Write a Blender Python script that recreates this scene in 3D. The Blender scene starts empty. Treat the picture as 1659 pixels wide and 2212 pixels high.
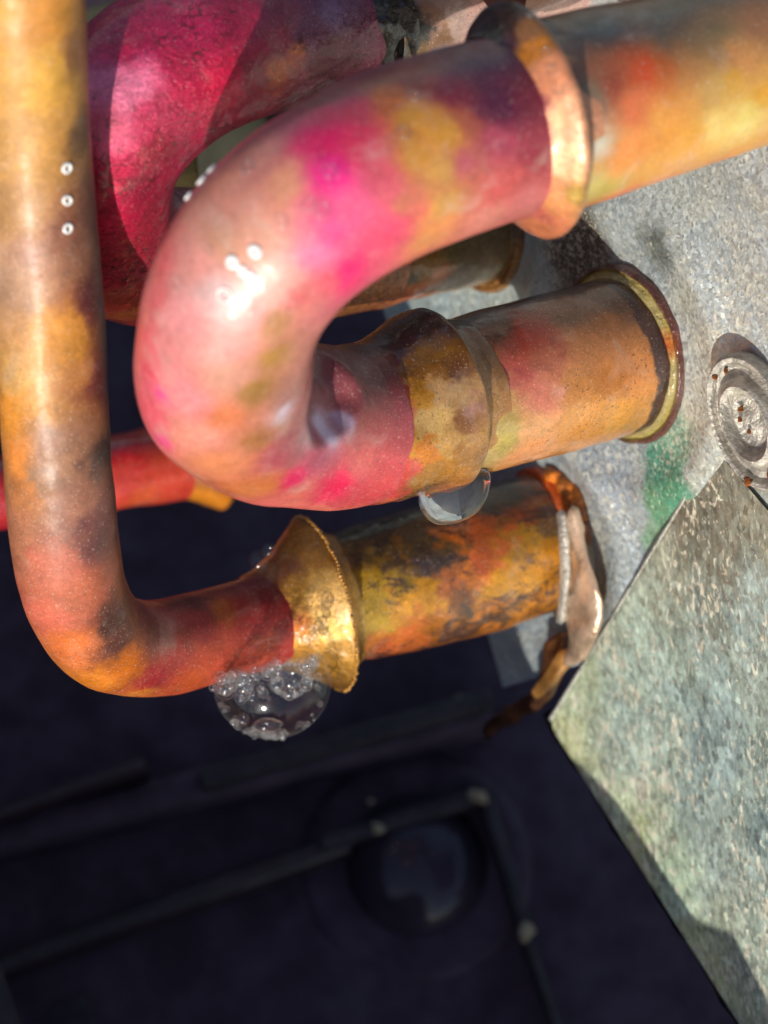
import bpy, bmesh, math, random
import numpy as np
from mathutils import Vector, Matrix, Euler

# ------------------------------------------------------------------ camera, sky, sun
# units: 1 blender unit = 1 cm.  Coordinates below are given in a frame tilted like the camera
# (x right, y up the tilted view, z towards the viewer); TILT turns that frame into the world.
sc = bpy.context.scene
sc.unit_settings.system = 'METRIC'; sc.unit_settings.scale_length = 0.01
TILT = math.radians(20)
ROT = Euler((TILT, 0, 0)).to_matrix()
LIFT = Vector((0, 0, 12))
D = 14.0                       # camera distance from the z=0 plane
K = 350.0                      # photo units per cm at z=0
cam_d = bpy.data.cameras.new('camera'); cam = bpy.data.objects.new('camera', cam_d)
sc.collection.objects.link(cam); sc.camera = cam
cam.location = ROT @ Vector((0, 0, D)) + LIFT
cam.rotation_euler = (TILT, 0, 0)
cam_d.sensor_fit = 'HORIZONTAL'; cam_d.sensor_width = 36
cam_d.lens = 36 * D / (1659 / K)
cam_d.clip_start = 0.1; cam_d.clip_end = 500
cam_d.dof.use_dof = True; cam_d.dof.focus_distance = 13.2; cam_d.dof.aperture_fstop = 0.56

SUN = Vector((-0.18, -0.69, 0.70)).normalized()       # towards the sun, tilted frame
SUNW = (ROT @ SUN).normalized()
w = bpy.data.worlds.new('World'); sc.world = w; w.use_nodes = True
nt = w.node_tree
sky = nt.nodes.new('ShaderNodeTexSky'); sky.sky_type = 'NISHITA'; sky.sun_disc = False
sky.sun_elevation = math.asin(SUNW.z); sky.sun_rotation = math.atan2(SUNW.x, SUNW.y)
bg = nt.nodes['Background']; bg.inputs['Strength'].default_value = 0.11
nt.links.new(sky.outputs[0], bg.inputs[0])
sd = bpy.data.lights.new('sun', 'SUN'); sd.energy = 3.9; sd.angle = math.radians(0.5); sd.color = (1, 0.94, 0.84)
so = bpy.data.objects.new('sun', sd); sc.collection.objects.link(so)
so.rotation_euler = (-SUNW).to_track_quat('-Z', 'Y').to_euler()
so.location = SUNW * 60
sc.view_settings.view_transform = 'Standard'; sc.view_settings.look = 'None'
sc.view_settings.exposure = 0.14; sc.view_settings.gamma = 1
sc.cycles.max_bounces = 8; sc.cycles.transparent_max_bounces = 16
sc.cycles.caustics_reflective = False; sc.cycles.caustics_refractive = False
sc.cycles.sample_clamp_indirect = 4

# ------------------------------------------------------------------ helpers
rng = np.random.default_rng(7); random.seed(7)
def P(u, v, z):
    k = (D - z) / D / K
    return np.array([(u - 829.5) * k, -(v - 1106) * k, z])
def proj(p):
    p = np.asarray(p); k = K * D / (D - p[..., 2])
    return np.stack([829.5 + p[..., 0] * k, 1106 - p[..., 1] * k], -1)

def _hash(i, seed):
    x = (i[..., 0] * 374761393 + i[..., 1] * 668265263 + i[..., 2] * 2147483647 + seed * 974711) & 0xffffffff
    x = ((x ^ (x >> 13)) * 1274126177) & 0xffffffff
    x = ((x ^ (x >> 16)) * 2246822519) & 0xffffffff
    return ((x ^ (x >> 15)) & 0xffff) / 65535.0
def vnoise(p, f, seed=0):
    q = np.asarray(p) * f + 100.0; i = np.floor(q).astype(np.int64); t = q - i; t = t * t * (3 - 2 * t)
    r = 0
    for a in (0, 1):
        for b in (0, 1):
            for c in (0, 1):
                wgt = (t[..., 0] if a else 1 - t[..., 0]) * (t[..., 1] if b else 1 - t[..., 1]) * (t[..., 2] if c else 1 - t[..., 2])
                r = r + wgt * _hash(i + np.array([a, b, c]), seed)
    return r * 2 - 1
def fbm(p, f, seed=0, o=3):
    s = 0; a = 1.0
    for k in range(o): s = s + a * vnoise(p, f * 2 ** k, seed + k * 17); a *= 0.5
    return s
def warpv(p, amp, f, seed=0, o=3):
    return np.stack([fbm(p, f, seed + 31 * k, o) for k in range(3)], -1) * amp

def srgb(c):
    c = np.asarray(c, float) / 255.0
    return np.where(c <= 0.04045, c / 12.92, ((c + 0.055) / 1.055) ** 2.4)

class Grid:
    """a swept or flat grid of points with normals, in the tilted frame"""
    def __init__(s, V, closed=True):
        s.V = V; s.closed = closed; s.normals()
    def normals(s):
        V = s.V
        du = np.gradient(V, axis=0)
        if s.closed: dv = np.roll(V, -1, 1) - np.roll(V, 1, 1)
        else: dv = np.gradient(V, axis=1)
        n = np.cross(dv, du); n /= np.linalg.norm(n, axis=-1, keepdims=True) + 1e-12
        if s.closed:
            c = V.mean(1, keepdims=True)
            if ((V - c) * n).sum() < 0: n = -n; s.flip = True
            else: s.flip = False
        else:
            s.flip = n[..., 2].mean() < 0
            if s.flip: n = -n
        s.N = n
    def faces(s, base=0):
        a, b = s.V.shape[:2]; F = []
        idx = np.arange(a * b).reshape(a, b) + base
        j2 = np.roll(idx, -1, 1) if s.closed else None
        if s.closed: q = np.stack([idx[:-1], j2[:-1], j2[1:], idx[1:]], -1)
        else: q = np.stack([idx[:-1, :-1], idx[:-1, 1:], idx[1:, 1:], idx[1:, :-1]], -1)
        q = q.reshape(-1, 4)
        if s.flip: q = q[:, ::-1]
        return q
    def flat(s): return s.V.reshape(-1, 3), s.N.reshape(-1, 3)

def spline(pts, step):
    """Catmull-Rom through rows of (x,y,z,r); resampled evenly"""
    p = np.array(pts, float); p = np.vstack([2 * p[0] - p[1], p, 2 * p[-1] - p[-2]])
    out = []
    for i in range(1, len(p) - 2):
        t = np.linspace(0, 1, 24, endpoint=False)[:, None]
        a, b, c, d = p[i - 1], p[i], p[i + 1], p[i + 2]
        out.append(0.5 * ((2 * b) + (-a + c) * t + (2 * a - 5 * b + 4 * c - d) * t ** 2 + (-a + 3 * b - 3 * c + d) * t ** 3))
    out.append(p[-2][None]); q = np.vstack(out)
    L = np.r_[0, np.cumsum(np.linalg.norm(np.diff(q[:, :3], axis=0), axis=1))]
    n = max(4, int(L[-1] / step)); s = np.linspace(0, L[-1], n)
    return np.stack([np.interp(s, L, q[:, k]) for k in range(q.shape[1])], 1), s

def sweep(pts, step=0.025, nt=140, bump=0.0, bf=3.0, seed=0, fine=0.0):
    q, s = spline(pts, step); C = q[:, :3]; r = q[:, 3]
    T = np.gradient(C, axis=0); T /= np.linalg.norm(T, axis=1, keepdims=True)
    n0 = np.cross(T[0], [0.1, 0.3, 1.0]); n0 /= np.linalg.norm(n0); Ns = [n0]
    for i in range(1, len(T)):
        n = Ns[-1] - np.dot(Ns[-1], T[i]) * T[i]; Ns.append(n / np.linalg.norm(n))
    N = np.array(Ns); B = np.cross(T, N)
    th = np.linspace(0, 2 * np.pi, nt, endpoint=False)
    dirs = np.cos(th)[None, :, None] * N[:, None] + np.sin(th)[None, :, None] * B[:, None]
    V = C[:, None] + r[:, None, None] * dirs
    if bump: V = V + dirs * (fbm(V, bf, seed, 3) * bump)[..., None]
    if fine: V = V + dirs * (fbm(V, 16, seed + 5, 2) * fine)[..., None]
    g = Grid(V); g.s = s; g.C = C
    return g

def uv_pts(l): return [tuple(P(a, b, c)) + (r,) for a, b, c, r in l]
def axis_pts(A, B, prof):
    """A,B ends (u,v,z); prof = [(t, r)] t along A->B in cm"""
    a = P(*A); b = P(*B); d = (b - a) / np.linalg.norm(b - a)
    return [tuple(a + d * t) + (r,) for t, r in prof]
def profile_sweep(A, B, prof, step=0.012, nt=160, **k):
    """straight lathe with sharp profile (linear in the profile points)"""
    a = P(*A); b = P(*B); d = (b - a) / np.linalg.norm(b - a)
    ts = np.array([p[0] for p in prof]); rs = np.array([p[1] for p in prof])
    L = np.r_[0, np.cumsum(np.hypot(np.diff(ts), np.diff(rs)))]
    s = np.linspace(0, L[-1], int(L[-1] / step) + 2)
    tt = np.interp(s, L, ts); rr = np.interp(s, L, rs)
    for _ in range(k.pop('smooth', 2)):
        rr[1:-1] = (rr[:-2] + 2 * rr[1:-1] + rr[2:]) / 4; tt[1:-1] = (tt[:-2] + 2 * tt[1:-1] + tt[2:]) / 4
    n0 = np.cross(d, [0.1, 0.3, 1.0]); n0 /= np.linalg.norm(n0); b0 = np.cross(d, n0)
    th = np.linspace(0, 2 * np.pi, nt, endpoint=False)
    dirs = np.cos(th)[:, None] * n0 + np.sin(th)[:, None] * b0
    V = a + tt[:, None, None] * d + rr[:, None, None] * dirs[None]
    sd = k.get('seed', 0)
    if k.get('bump'): V = V + dirs[None] * (fbm(V, k.get('bf', 4), sd, 3) * k['bump'])[..., None]
    if k.get('wob'): V = V + d * (fbm(V, 5, sd + 9, 3) * k['wob'])[..., None]
    g = Grid(V); g.s = s; return g

def anchor(g, u, v):
    V, N = g.flat(); view = np.array([0, 0, D]) - V; view /= np.linalg.norm(view, axis=1, keepdims=True)
    f = (N * view).sum(1); p = proj(V); d = np.hypot(p[:, 0] - u, p[:, 1] - v) + np.where(f > 0.02, 0, 400)
    # of points that project nearly there prefer the nearest to the viewer
    i = np.argmin(d - V[:, 2] * 6); return V[i], N[i]

def paint(g, patches, warp=0.05, wf=4.0, p=5.0, seed=3, mot=0.0):
    """patches: (u, v, radius, (r,g,b)) set on the surface, blended by distance along it"""
    V, N = g.flat(); Q = V + warpv(V, warp, wf, seed) + warpv(V, warp * 0.55, wf * 5, seed + 5, 3)
    num = 0; den = 1e-9
    for u, v, r, c in patches:
        a, _ = anchor(g, u, v); rc = r / K
        d = np.linalg.norm(Q - a, axis=1) / rc
        wgt = 1.0 / (d ** p + 0.02); num = num + wgt[:, None] * np.array(c, float); den = den + wgt
    col = num / (den[:, None] if np.ndim(den) else den)
    if mot:
        m = fbm(V, 7, seed + 40, 4)
        col = col * (1 + mot * m[:, None])
    return srgb(np.clip(col, 0, 255))

def mesh_from(name, grids, colors=None, extra=None):
    Vs = []; Fs = []; base = 0
    for g in grids:
        V, _ = g.flat(); Vs.append(V); Fs.append(g.faces(base)); base += len(V)
    V = np.vstack(Vs); F = np.vstack(Fs)
    return V, F
def build(name, V, F, mat, origin=None, parent=None, col=None, smooth=True):
    V = np.asarray(V, float)
    o = np.zeros(3) if origin is None else np.asarray(origin, float)
    me = bpy.data.meshes.new(name)
    if isinstance(F, np.ndarray):
        F = F.astype(np.int32); m = len(F); k = F.shape[1]
        me.vertices.add(len(V)); me.vertices.foreach_set('co', (V - o).ravel())
        me.loops.add(m * k); me.loops.foreach_set('vertex_index', F.ravel())
        me.polygons.add(m); me.polygons.foreach_set('loop_start', np.arange(0, m * k, k, dtype=np.int32))
        me.update(calc_edges=True)
    else:
        me.from_pydata([tuple(x) for x in (V - o)], [], [tuple(f) for f in F])
    me.polygons.foreach_set('use_smooth', [smooth] * len(me.polygons))
    if col is not None:
        at = me.color_attributes.new('paint', 'FLOAT_COLOR', 'POINT')
        c = np.ones((len(V), 4)); c[:, :3] = col; at.data.foreach_set('color', c.ravel())
    me.materials.append(mat); me.validate()
    ob = bpy.data.objects.new(name, me); sc.collection.objects.link(ob)
    place(ob, o, parent); return ob
def place(ob, o, parent=None):
    if parent is None:
        ob.location = ROT @ Vector(o) + LIFT; ob.rotation_euler = (TILT, 0, 0)
    else:
        ob.parent = parent; ob.location = Vector(o) - Vector(parent['_o'])
    ob['_o'] = [float(x) for x in o]
def thing(name, origin, label, cat, group=None):
    ob = bpy.data.objects.new(name, None); ob.empty_display_size = 0.2; sc.collection.objects.link(ob)
    place(ob, origin); return tag(ob, label, cat, group)
def tag(ob, label, cat, group=None):
    ob['label'] = label; ob['category'] = cat
    if group: ob['group'] = group
    return ob
def gbuild(name, g, mat, origin, parent, col=None):
    V, _ = g.flat(); return build(name, V, g.faces(), mat, origin, parent, col)

# box between oriented axes, bevelled
def slab(name, origin, ax, ay, az, size, mat, parent=None, bevel=0.03, col=None, segs=2):
    bm = bmesh.new(); bmesh.ops.create_cube(bm, size=1)
    M = Matrix((ax, ay, az)).transposed()
    for v in bm.verts: v.co = M @ Vector((v.co.x * size[0], v.co.y * size[1], v.co.z * size[2]))
    if bevel: bmesh.ops.bevel(bm, geom=bm.edges[:], offset=bevel, segments=segs, affect='EDGES', profile=0.6)
    me = bpy.data.meshes.new(name); bm.to_mesh(me); bm.free(); me.materials.append(mat)
    for p in me.polygons: p.use_smooth = bevel > 0
    ob = bpy.data.objects.new(name, me); sc.collection.objects.link(ob); place(ob, origin, parent); return ob

# ------------------------------------------------------------------ materials
def newmat(name):
    m = bpy.data.materials.new(name); m.use_nodes = True
    return m, m.node_tree, m.node_tree.nodes['Principled BSDF']
def N_(nt, t, **k):
    n = nt.nodes.new(t)
    for a, b in k.items(): setattr(n, a, b)
    return n
def math_(nt, op, a, b=None, clamp=False):
    n = N_(nt, 'ShaderNodeMath', operation=op, use_clamp=clamp)
    for i, x in enumerate((a, b)):
        if x is None: continue
        if isinstance(x, (int, float)): n.inputs[i].default_value = x
        else: nt.links.new(x, n.inputs[i])
    return n.outputs[0]
def noise_(nt, co, scale, detail=3, rough=0.55, dist=0.0):
    n = N_(nt, 'ShaderNodeTexNoise'); n.inputs['Scale'].default_value = scale; n.inputs['Detail'].default_value = detail
    n.inputs['Roughness'].default_value = rough; n.inputs['Distortion'].default_value = dist
    nt.links.new(co, n.inputs['Vector']); return n.outputs['Fac']
def ramp_(nt, f, a, b, lo=0.0, hi=1.0):
    n = N_(nt, 'ShaderNodeMapRange', interpolation_type='SMOOTHSTEP')
    for i, x in zip((1, 2, 3, 4), (a, b, lo, hi)): n.inputs[i].default_value = x
    nt.links.new(f, n.inputs[0]); return n.outputs[0]
def mix_(nt, f, a, b, blend='MIX'):
    n = N_(nt, 'ShaderNodeMix', data_type='RGBA', blend_type=blend)
    for s, x in ((n.inputs[0], f), (n.inputs[6], a), (n.inputs[7], b)):
        if isinstance(x, (int, float)): s.default_value = x
        elif isinstance(x, tuple): s.default_value = (*x, 1)
        else: nt.links.new(x, s)
    return n.outputs[2]

def copper(name, metallic=0.3, rough=0.42, coat=1.0, coat_rough=0.08, speck=0.5, flake=0.25, wave=0.12, flake_scale=42, mott=0.35, crack=False, drops=0.6, grunge=0.0, veil=0.22):
    m, t, b = newmat(name)
    co = N_(t, 'ShaderNodeTexCoord').outputs['Object']
    at = N_(t, 'ShaderNodeAttribute', attribute_name='paint').outputs['Color']
    n1 = noise_(t, co, 5, 6, 0.65); n2 = noise_(t, co, 26, 5, 0.7, 0.6)
    v = math_(t, 'ADD', ramp_(t, n1, 0.3, 0.7, 1 - mott * 0.5, 1 + mott * 0.5), ramp_(t, n2, 0.3, 0.7, -mott * 0.5, mott * 0.5))
    v = math_(t, 'ADD', v, ramp_(t, noise_(t, co, 90, 3, 0.7), 0.3, 0.7, -mott * 0.4, mott * 0.4))
    sc_ = N_(t, 'ShaderNodeVectorMath', operation='SCALE'); t.links.new(at, sc_.inputs[0]); t.links.new(v, sc_.inputs['Scale'])
    c = sc_.outputs[0]
    # small dark tarnish specks, clustered
    n3 = noise_(t, co, 60, 3, 0.6, 0.3); n4 = noise_(t, co, 2.6, 3, 0.6)
    sp = math_(t, 'MULTIPLY', ramp_(t, n3, 0.60, 0.67), ramp_(t, n4, 0.42, 0.62, 0.15, 1.0))
    c = mix_(t, math_(t, 'MULTIPLY', sp, speck), c, (0.035, 0.022, 0.016))
    nf = noise_(t, co, 75, 2, 0.6, 0.2)
    c = mix_(t, ramp_(t, nf, 0.62, 0.69, 0, 0.35), c, (0.80, 0.62, 0.50))
    if grunge:
        mp = N_(t, 'ShaderNodeMapping'); mp.inputs['Scale'].default_value = (0.6, 1.3, 1.0); t.links.new(co, mp.inputs[0])
        g1 = noise_(t, mp.outputs[0], 6.5, 10, 0.86, 0.8); g2 = noise_(t, co, 1.5, 3, 0.6)
        gm = ramp_(t, math_(t, 'ADD', g1, math_(t, 'MULTIPLY', g2, 0.6)), 0.835, 0.875)
        c = mix_(t, math_(t, 'MULTIPLY', gm, grunge), c, (0.055, 0.032, 0.030))
    if crack:
        vc = N_(t, 'ShaderNodeTexVoronoi', feature='DISTANCE_TO_EDGE'); vc.inputs['Scale'].default_value = 16
        wv = N_(t, 'ShaderNodeVectorMath', operation='ADD'); nz = N_(t, 'ShaderNodeTexNoise'); nz.inputs['Scale'].default_value = 12; t.links.new(co, nz.inputs['Vector'])
        s0 = N_(t, 'ShaderNodeVectorMath', operation='SCALE'); s0.inputs['Scale'].default_value = 0.12; t.links.new(nz.outputs['Color'], s0.inputs[0])
        t.links.new(co, wv.inputs[0]); t.links.new(s0.outputs[0], wv.inputs[1]); t.links.new(wv.outputs[0], vc.inputs['Vector'])
        cm = math_(t, 'MULTIPLY', ramp_(t, vc.outputs['Distance'], 0.03, 0.10, 1, 0), ramp_(t, noise_(t, co, 1.6, 4, 0.7), 0.42, 0.58))
        cm = math_(t, 'MULTIPLY', cm, ramp_(t, noise_(t, co, 9, 4, 0.7), 0.4, 0.55))
        c = mix_(t, math_(t, 'MULTIPLY', cm, 0.85), c, (0.05, 0.012, 0.010))
    # pale mineral film, thin and cloudy
    n5 = noise_(t, co, 3.4, 7, 0.62, 0.8)
    c = mix_(t, ramp_(t, n5, 0.54, 0.78, 0, veil), c, (0.66, 0.50, 0.42))
    t.links.new(c, b.inputs['Base Color'])
    b.inputs['Metallic'].default_value = metallic
    n6 = noise_(t, co, 9, 4, 0.6)
    t.links.new(ramp_(t, n6, 0.3, 0.7, rough - 0.1, rough + 0.12), b.inputs['Roughness'])
    b.inputs['Coat Weight'].default_value = coat; b.inputs['Coat Roughness'].default_value = coat_rough; b.inputs['Coat IOR'].default_value = 1.36
    bp = N_(t, 'ShaderNodeBump'); bp.inputs['Strength'].default_value = flake; bp.inputs['Distance'].default_value = 0.02
    hv = math_(t, 'ADD', noise_(t, co, flake_scale, 5, 0.8), math_(t, 'MULTIPLY', noise_(t, co, flake_scale * 0.3, 4, 0.6), 1.5))
    t.links.new(hv, bp.inputs['Height']); t.links.new(bp.outputs[0], b.inputs['Normal'])
    bc = N_(t, 'ShaderNodeBump'); bc.inputs['Strength'].default_value = wave; bc.inputs['Distance'].default_value = 0.05
    hc = math_(t, 'ADD', noise_(t, co, 4.5, 2, 0.5), math_(t, 'MULTIPLY', noise_(t, co, 22, 3, 0.55), 0.16))
    vd = N_(t, 'ShaderNodeTexVoronoi'); vd.inputs['Scale'].default_value = 9; t.links.new(co, vd.inputs['Vector'])
    dr = math_(t, 'MULTIPLY', ramp_(t, vd.outputs['Distance'], 0.22, 0.08), ramp_(t, noise_(t, co, 2.3, 2, 0.5), 0.5, 0.6))
    hc = math_(t, 'ADD', hc, math_(t, 'MULTIPLY', dr, drops))
    t.links.new(hc, bc.inputs['Height']); t.links.new(bc.outputs[0], b.inputs['Coat Normal'])
    return m

def galvanized(name, scale=30, spark=0.4, dark=0.3, stretch=(1, 1, 1), rough=0.36, base=1.0, vcol=True, patch=4.0, metal=0.5, coatb=0.9, fscale=14, glint_mix=0.85):
    m, t, b = newmat(name)
    tc = N_(t, 'ShaderNodeTexCoord').outputs['Object']
    mp = N_(t, 'ShaderNodeMapping'); mp.inputs['Scale'].default_value = stretch; t.links.new(tc, mp.inputs[0]); co = mp.outputs[0]
    if vcol: c0 = N_(t, 'ShaderNodeAttribute', attribute_name='paint').outputs['Color']
    else:
        r = N_(t, 'ShaderNodeRGB'); r.outputs[0].default_value = (0.42 * base, 0.43 * base, 0.42 * base, 1); c0 = r.outputs[0]
    n1 = noise_(t, co, patch, 6, 0.7, 0.5); n2 = noise_(t, co, scale * 0.55, 4, 0.75)
    v = math_(t, 'ADD', ramp_(t, n1, 0.3, 0.7, 1 - dark * 0.7, 1 + dark * 0.5), ramp_(t, n2, 0.3, 0.7, -dark * 0.8, dark * 0.6))
    sc_ = N_(t, 'ShaderNodeVectorMath', operation='SCALE'); t.links.new(c0, sc_.inputs[0]); t.links.new(v, sc_.inputs['Scale'])
    n3 = noise_(t, co, scale * 1.1, 3, 0.6, 0.5)
    c = mix_(t, ramp_(t, n3, 0.64, 0.74, 0, 0.55 + dark * 0.5), sc_.outputs[0], (0.06, 0.06, 0.05))
    # warm / cool cloudiness of the weathered zinc
    n8 = noise_(t, co, patch * 0.9, 5, 0.7, 0.8)
    c = mix_(t, ramp_(t, n8, 0.35, 0.65, 0, 1), mix_(t, 1.0, c, (0.95, 1.0, 1.02), 'MULTIPLY'), mix_(t, 1.0, c, (1.06, 1.03, 0.93), 'MULTIPLY'))
    # sun sparkle on the zinc, painted in as pale flecks, no two alike
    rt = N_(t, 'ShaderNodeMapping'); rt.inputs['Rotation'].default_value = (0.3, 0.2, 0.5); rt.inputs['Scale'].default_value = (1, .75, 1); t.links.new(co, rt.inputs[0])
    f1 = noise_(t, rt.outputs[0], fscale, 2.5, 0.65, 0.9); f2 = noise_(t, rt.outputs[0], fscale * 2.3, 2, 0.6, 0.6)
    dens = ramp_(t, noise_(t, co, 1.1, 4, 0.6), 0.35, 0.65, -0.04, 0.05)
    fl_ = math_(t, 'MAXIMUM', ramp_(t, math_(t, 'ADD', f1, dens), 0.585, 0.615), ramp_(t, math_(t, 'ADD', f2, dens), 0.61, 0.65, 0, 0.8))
    c = mix_(t, math_(t, 'MULTIPLY', fl_, glint_mix), c, (0.92, 0.87, 0.68))
    n7 = noise_(t, co, 9, 3, 0.6, 0.5)
    c = mix_(t, ramp_(t, n7, 0.745, 0.79, 0, 0.8), c, (0.16, 0.05, 0.02))
    t.links.new(c, b.inputs['Base Color'])
    b.inputs['Metallic'].default_value = metal; b.inputs['Roughness'].default_value = rough
    # zinc grains: each cell tilts its own way
    vo = N_(t, 'ShaderNodeTexVoronoi'); vo.inputs['Scale'].default_value = scale
    t.links.new(co, vo.inputs['Vector'])
    sub = N_(t, 'ShaderNodeVectorMath', operation='SUBTRACT'); t.links.new(vo.outputs['Color'], sub.inputs[0]); sub.inputs[1].default_value = (0.5, 0.5, 0.5)
    s2 = N_(t, 'ShaderNodeVectorMath', operation='SCALE'); t.links.new(sub.outputs[0], s2.inputs[0]); s2.inputs['Scale'].default_value = spark
    geo = N_(t, 'ShaderNodeNewGeometry')
    ad = N_(t, 'ShaderNodeVectorMath', operation='ADD'); t.links.new(geo.outputs['Normal'], ad.inputs[0]); t.links.new(s2.outputs[0], ad.inputs[1])
    nm = N_(t, 'ShaderNodeVectorMath', operation='NORMALIZE'); t.links.new(ad.outputs[0], nm.inputs[0])
    bp = N_(t, 'ShaderNodeBump'); bp.inputs['Strength'].default_value = 0.35; bp.inputs['Distance'].default_value = 0.02
    t.links.new(noise_(t, co, scale * 1.3, 4, 0.7), bp.inputs['Height'])
    t.links.new(nm.outputs[0], bp.inputs['Normal']); t.links.new(bp.outputs[0], b.inputs['Normal'])
    b.inputs['Coat Weight'].default_value = 0.8; b.inputs['Coat Roughness'].default_value = 0.12; b.inputs['Coat IOR'].default_value = 1.33
    cv = N_(t, 'ShaderNodeTexVoronoi'); cv.inputs['Scale'].default_value = scale * 0.6; t.links.new(co, cv.inputs['Vector'])
    bc = N_(t, 'ShaderNodeBump'); bc.inputs['Strength'].default_value = coatb; bc.inputs['Distance'].default_value = 0.02; bc.invert = True
    t.links.new(math_(t, 'ADD', cv.outputs['Distance'], noise_(t, co, scale, 2, 0.6)), bc.inputs['Height'])
    t.links.new(bc.outputs[0], b.inputs['Coat Normal'])
    return m

def plain(name, col, rough=0.4, metallic=0.0, bump=0.1, bs=8, spec=0.5, var=0.3, coat=0.0):
    m, t, b = newmat(name)
    co = N_(t, 'ShaderNodeTexCoord').outputs['Object']
    n1 = noise_(t, co, bs * 0.4, 5, 0.6)
    v = ramp_(t, n1, 0.3, 0.7, 1 - var, 1 + var)
    sc_ = N_(t, 'ShaderNodeVectorMath', operation='SCALE'); sc_.inputs[0].default_value = col; t.links.new(v, sc_.inputs['Scale'])
    t.links.new(sc_.outputs[0], b.inputs['Base Color'])
    b.inputs['Roughness'].default_value = rough; b.inputs['Metallic'].default_value = metallic
    b.inputs['Specular IOR Level'].default_value = spec; b.inputs['Coat Weight'].default_value = coat
    bp = N_(t, 'ShaderNodeBump'); bp.inputs['Strength'].default_value = bump; bp.inputs['Distance'].default_value = 0.05
    t.links.new(noise_(t, co, bs, 5, 0.6), bp.inputs['Height']); t.links.new(bp.outputs[0], b.inputs['Normal'])
    return m

def film_mat(name, milk=0.1, edge=0.85, tint=(0.9, 0.95, 1.0), power=0.25, body=0.4):
    """soap film: nothing but a reflection that grows towards grazing angles, a little milky"""
    m, t, b = newmat(name); t.nodes.remove(b)
    out = t.nodes['Material Output']
    lw = N_(t, 'ShaderNodeLayerWeight'); lw.inputs['Blend'].default_value = power
    co = N_(t, 'ShaderNodeTexCoord').outputs['Object']
    gl = N_(t, 'ShaderNodeBsdfGlossy'); gl.inputs['Roughness'].default_value = 0.10; gl.inputs['Color'].default_value = (*tint, 1)
    df = N_(t, 'ShaderNodeBsdfDiffuse'); df.inputs['Color'].default_value = (0.8, 0.84, 0.82, 1)
    tr = N_(t, 'ShaderNodeBsdfTransparent'); tl = N_(t, 'ShaderNodeBsdfTranslucent'); tl.inputs['Color'].default_value = (0.8, 0.84, 0.82, 1)
    ms = N_(t, 'ShaderNodeMixShader'); ms.inputs[0].default_value = 0.5
    t.links.new(df.outputs[0], ms.inputs[1]); t.links.new(tl.outputs[0], ms.inputs[2])
    m1 = N_(t, 'ShaderNodeMixShader'); t.links.new(gl.outputs[0], m1.inputs[1]); t.links.new(ms.outputs[0], m1.inputs[2]); m1.inputs[0].default_value = body
    m2 = N_(t, 'ShaderNodeMixShader')
    f = math_(t, 'ADD', math_(t, 'MULTIPLY', math_(t, 'POWER', lw.outputs['Facing'], 3.0), edge), math_(t, 'MULTIPLY', ramp_(t, noise_(t, co, 6, 4, 0.6, 1.0), 0.45, 0.7), milk), True)
    f = math_(t, 'ADD', f, 0.03, True)
    t.links.new(f, m2.inputs[0]); t.links.new(tr.outputs[0], m2.inputs[1]); t.links.new(m1.outputs[0], m2.inputs[2])
    t.links.new(m2.outputs[0], out.inputs['Surface']); return m

M_pipe = copper('wet stained copper', 0.12, 0.45, 0.85, 0.10, 0.5, 0.16, 0.16, mott=0.25)
M_feed = copper('wet stained feeder copper', 0.06, 0.52, 0.45, 0.32, 0.5, 0.2, 0.25, mott=0.25, drops=0.3)
M_near = copper('milky wet copper', 0.08, 0.5, 0.7, 0.2, 0.2, 0.1, 0.3, mott=0.12, veil=0.4)
M_rim = copper('soapy peach rim', 0.35, 0.4, 0.8, 0.2, 0.3, 0.6, 0.7, 15)
M_bend = copper('dyed wet copper bend', 0.08, 0.46, 0.6, 0.25, 0.45, 0.16, 0.25, mott=0.22, veil=0.45)
M_red = copper('crazed crimson copper', 0.4, 0.36, 0.8, 0.16, 0.7, 0.6, 0.7, 34, crack=True)
M_gold = copper('hammered brass coloured copper', 0.6, 0.42, 0.6, 0.2, 0.45, 0.5, 0.6, 22)
M_tube = copper('tarnished copper tube', 0.25, 0.38, 1.0, 0.07, 0.9, 0.2, 0.30, mott=0.25)
M_tarn = copper('heavily tarnished copper tube', 0.35, 0.36, 1.0, 0.08, 0.9, 0.3, 0.35, grunge=0.85)
M_ring = copper('corroded collar', 0.5, 0.35, 1.0, 0.07, 0.7, 0.8, 1.0, 40)
M_plate = galvanized('galvanized end plate', 46, 0.5, 0.10, metal=0.25, coatb=0.7, fscale=30, glint_mix=0.5)
M_flange = galvanized('weathered galvanized flange', 34, 0.55, 0.36, (1.2, 0.6, 1), 0.30, patch=1.6, metal=0.3, coatb=0.9, fscale=15, glint_mix=0.9)
M_edge = plain('bare sheet edge', (0.5, 0.5, 0.44), 0.35, 0.5, 0.5, 30)
M_black = plain('black moulded plastic', (0.075, 0.050, 0.070), 0.5, 0, 0.25, 6, 0.12)
M_wetrib = plain('wet plastic rib', (0.05, 0.032, 0.036), 0.35, 0, 0.3, 5, 0.3, coat=0.1)
M_lip = plain('unlit black lip', (0.004, 0.0035, 0.005), 0.5, 0, 0.25, 6, 0.15)  # near black so the added lip looks unlit
M_blackgloss = plain('wet black plastic', (0.05, 0.035, 0.05), 0.14, 0, 0.1, 3, 0.35)
M_dull = plain('grey rib plastic', (0.048, 0.038, 0.044), 0.6, 0, 0.5, 10, 0.25)
M_zinc = plain('zinc plated steel', (0.46, 0.43, 0.37), 0.34, 0.45, 0.5, 30, 0.5, 0.35, 0.7)
M_bronze = plain('smeared bronze solder', (0.58, 0.40, 0.27), 0.3, 0.45, 0.5, 9, 0.5, 0.45, 0.8)
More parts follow.
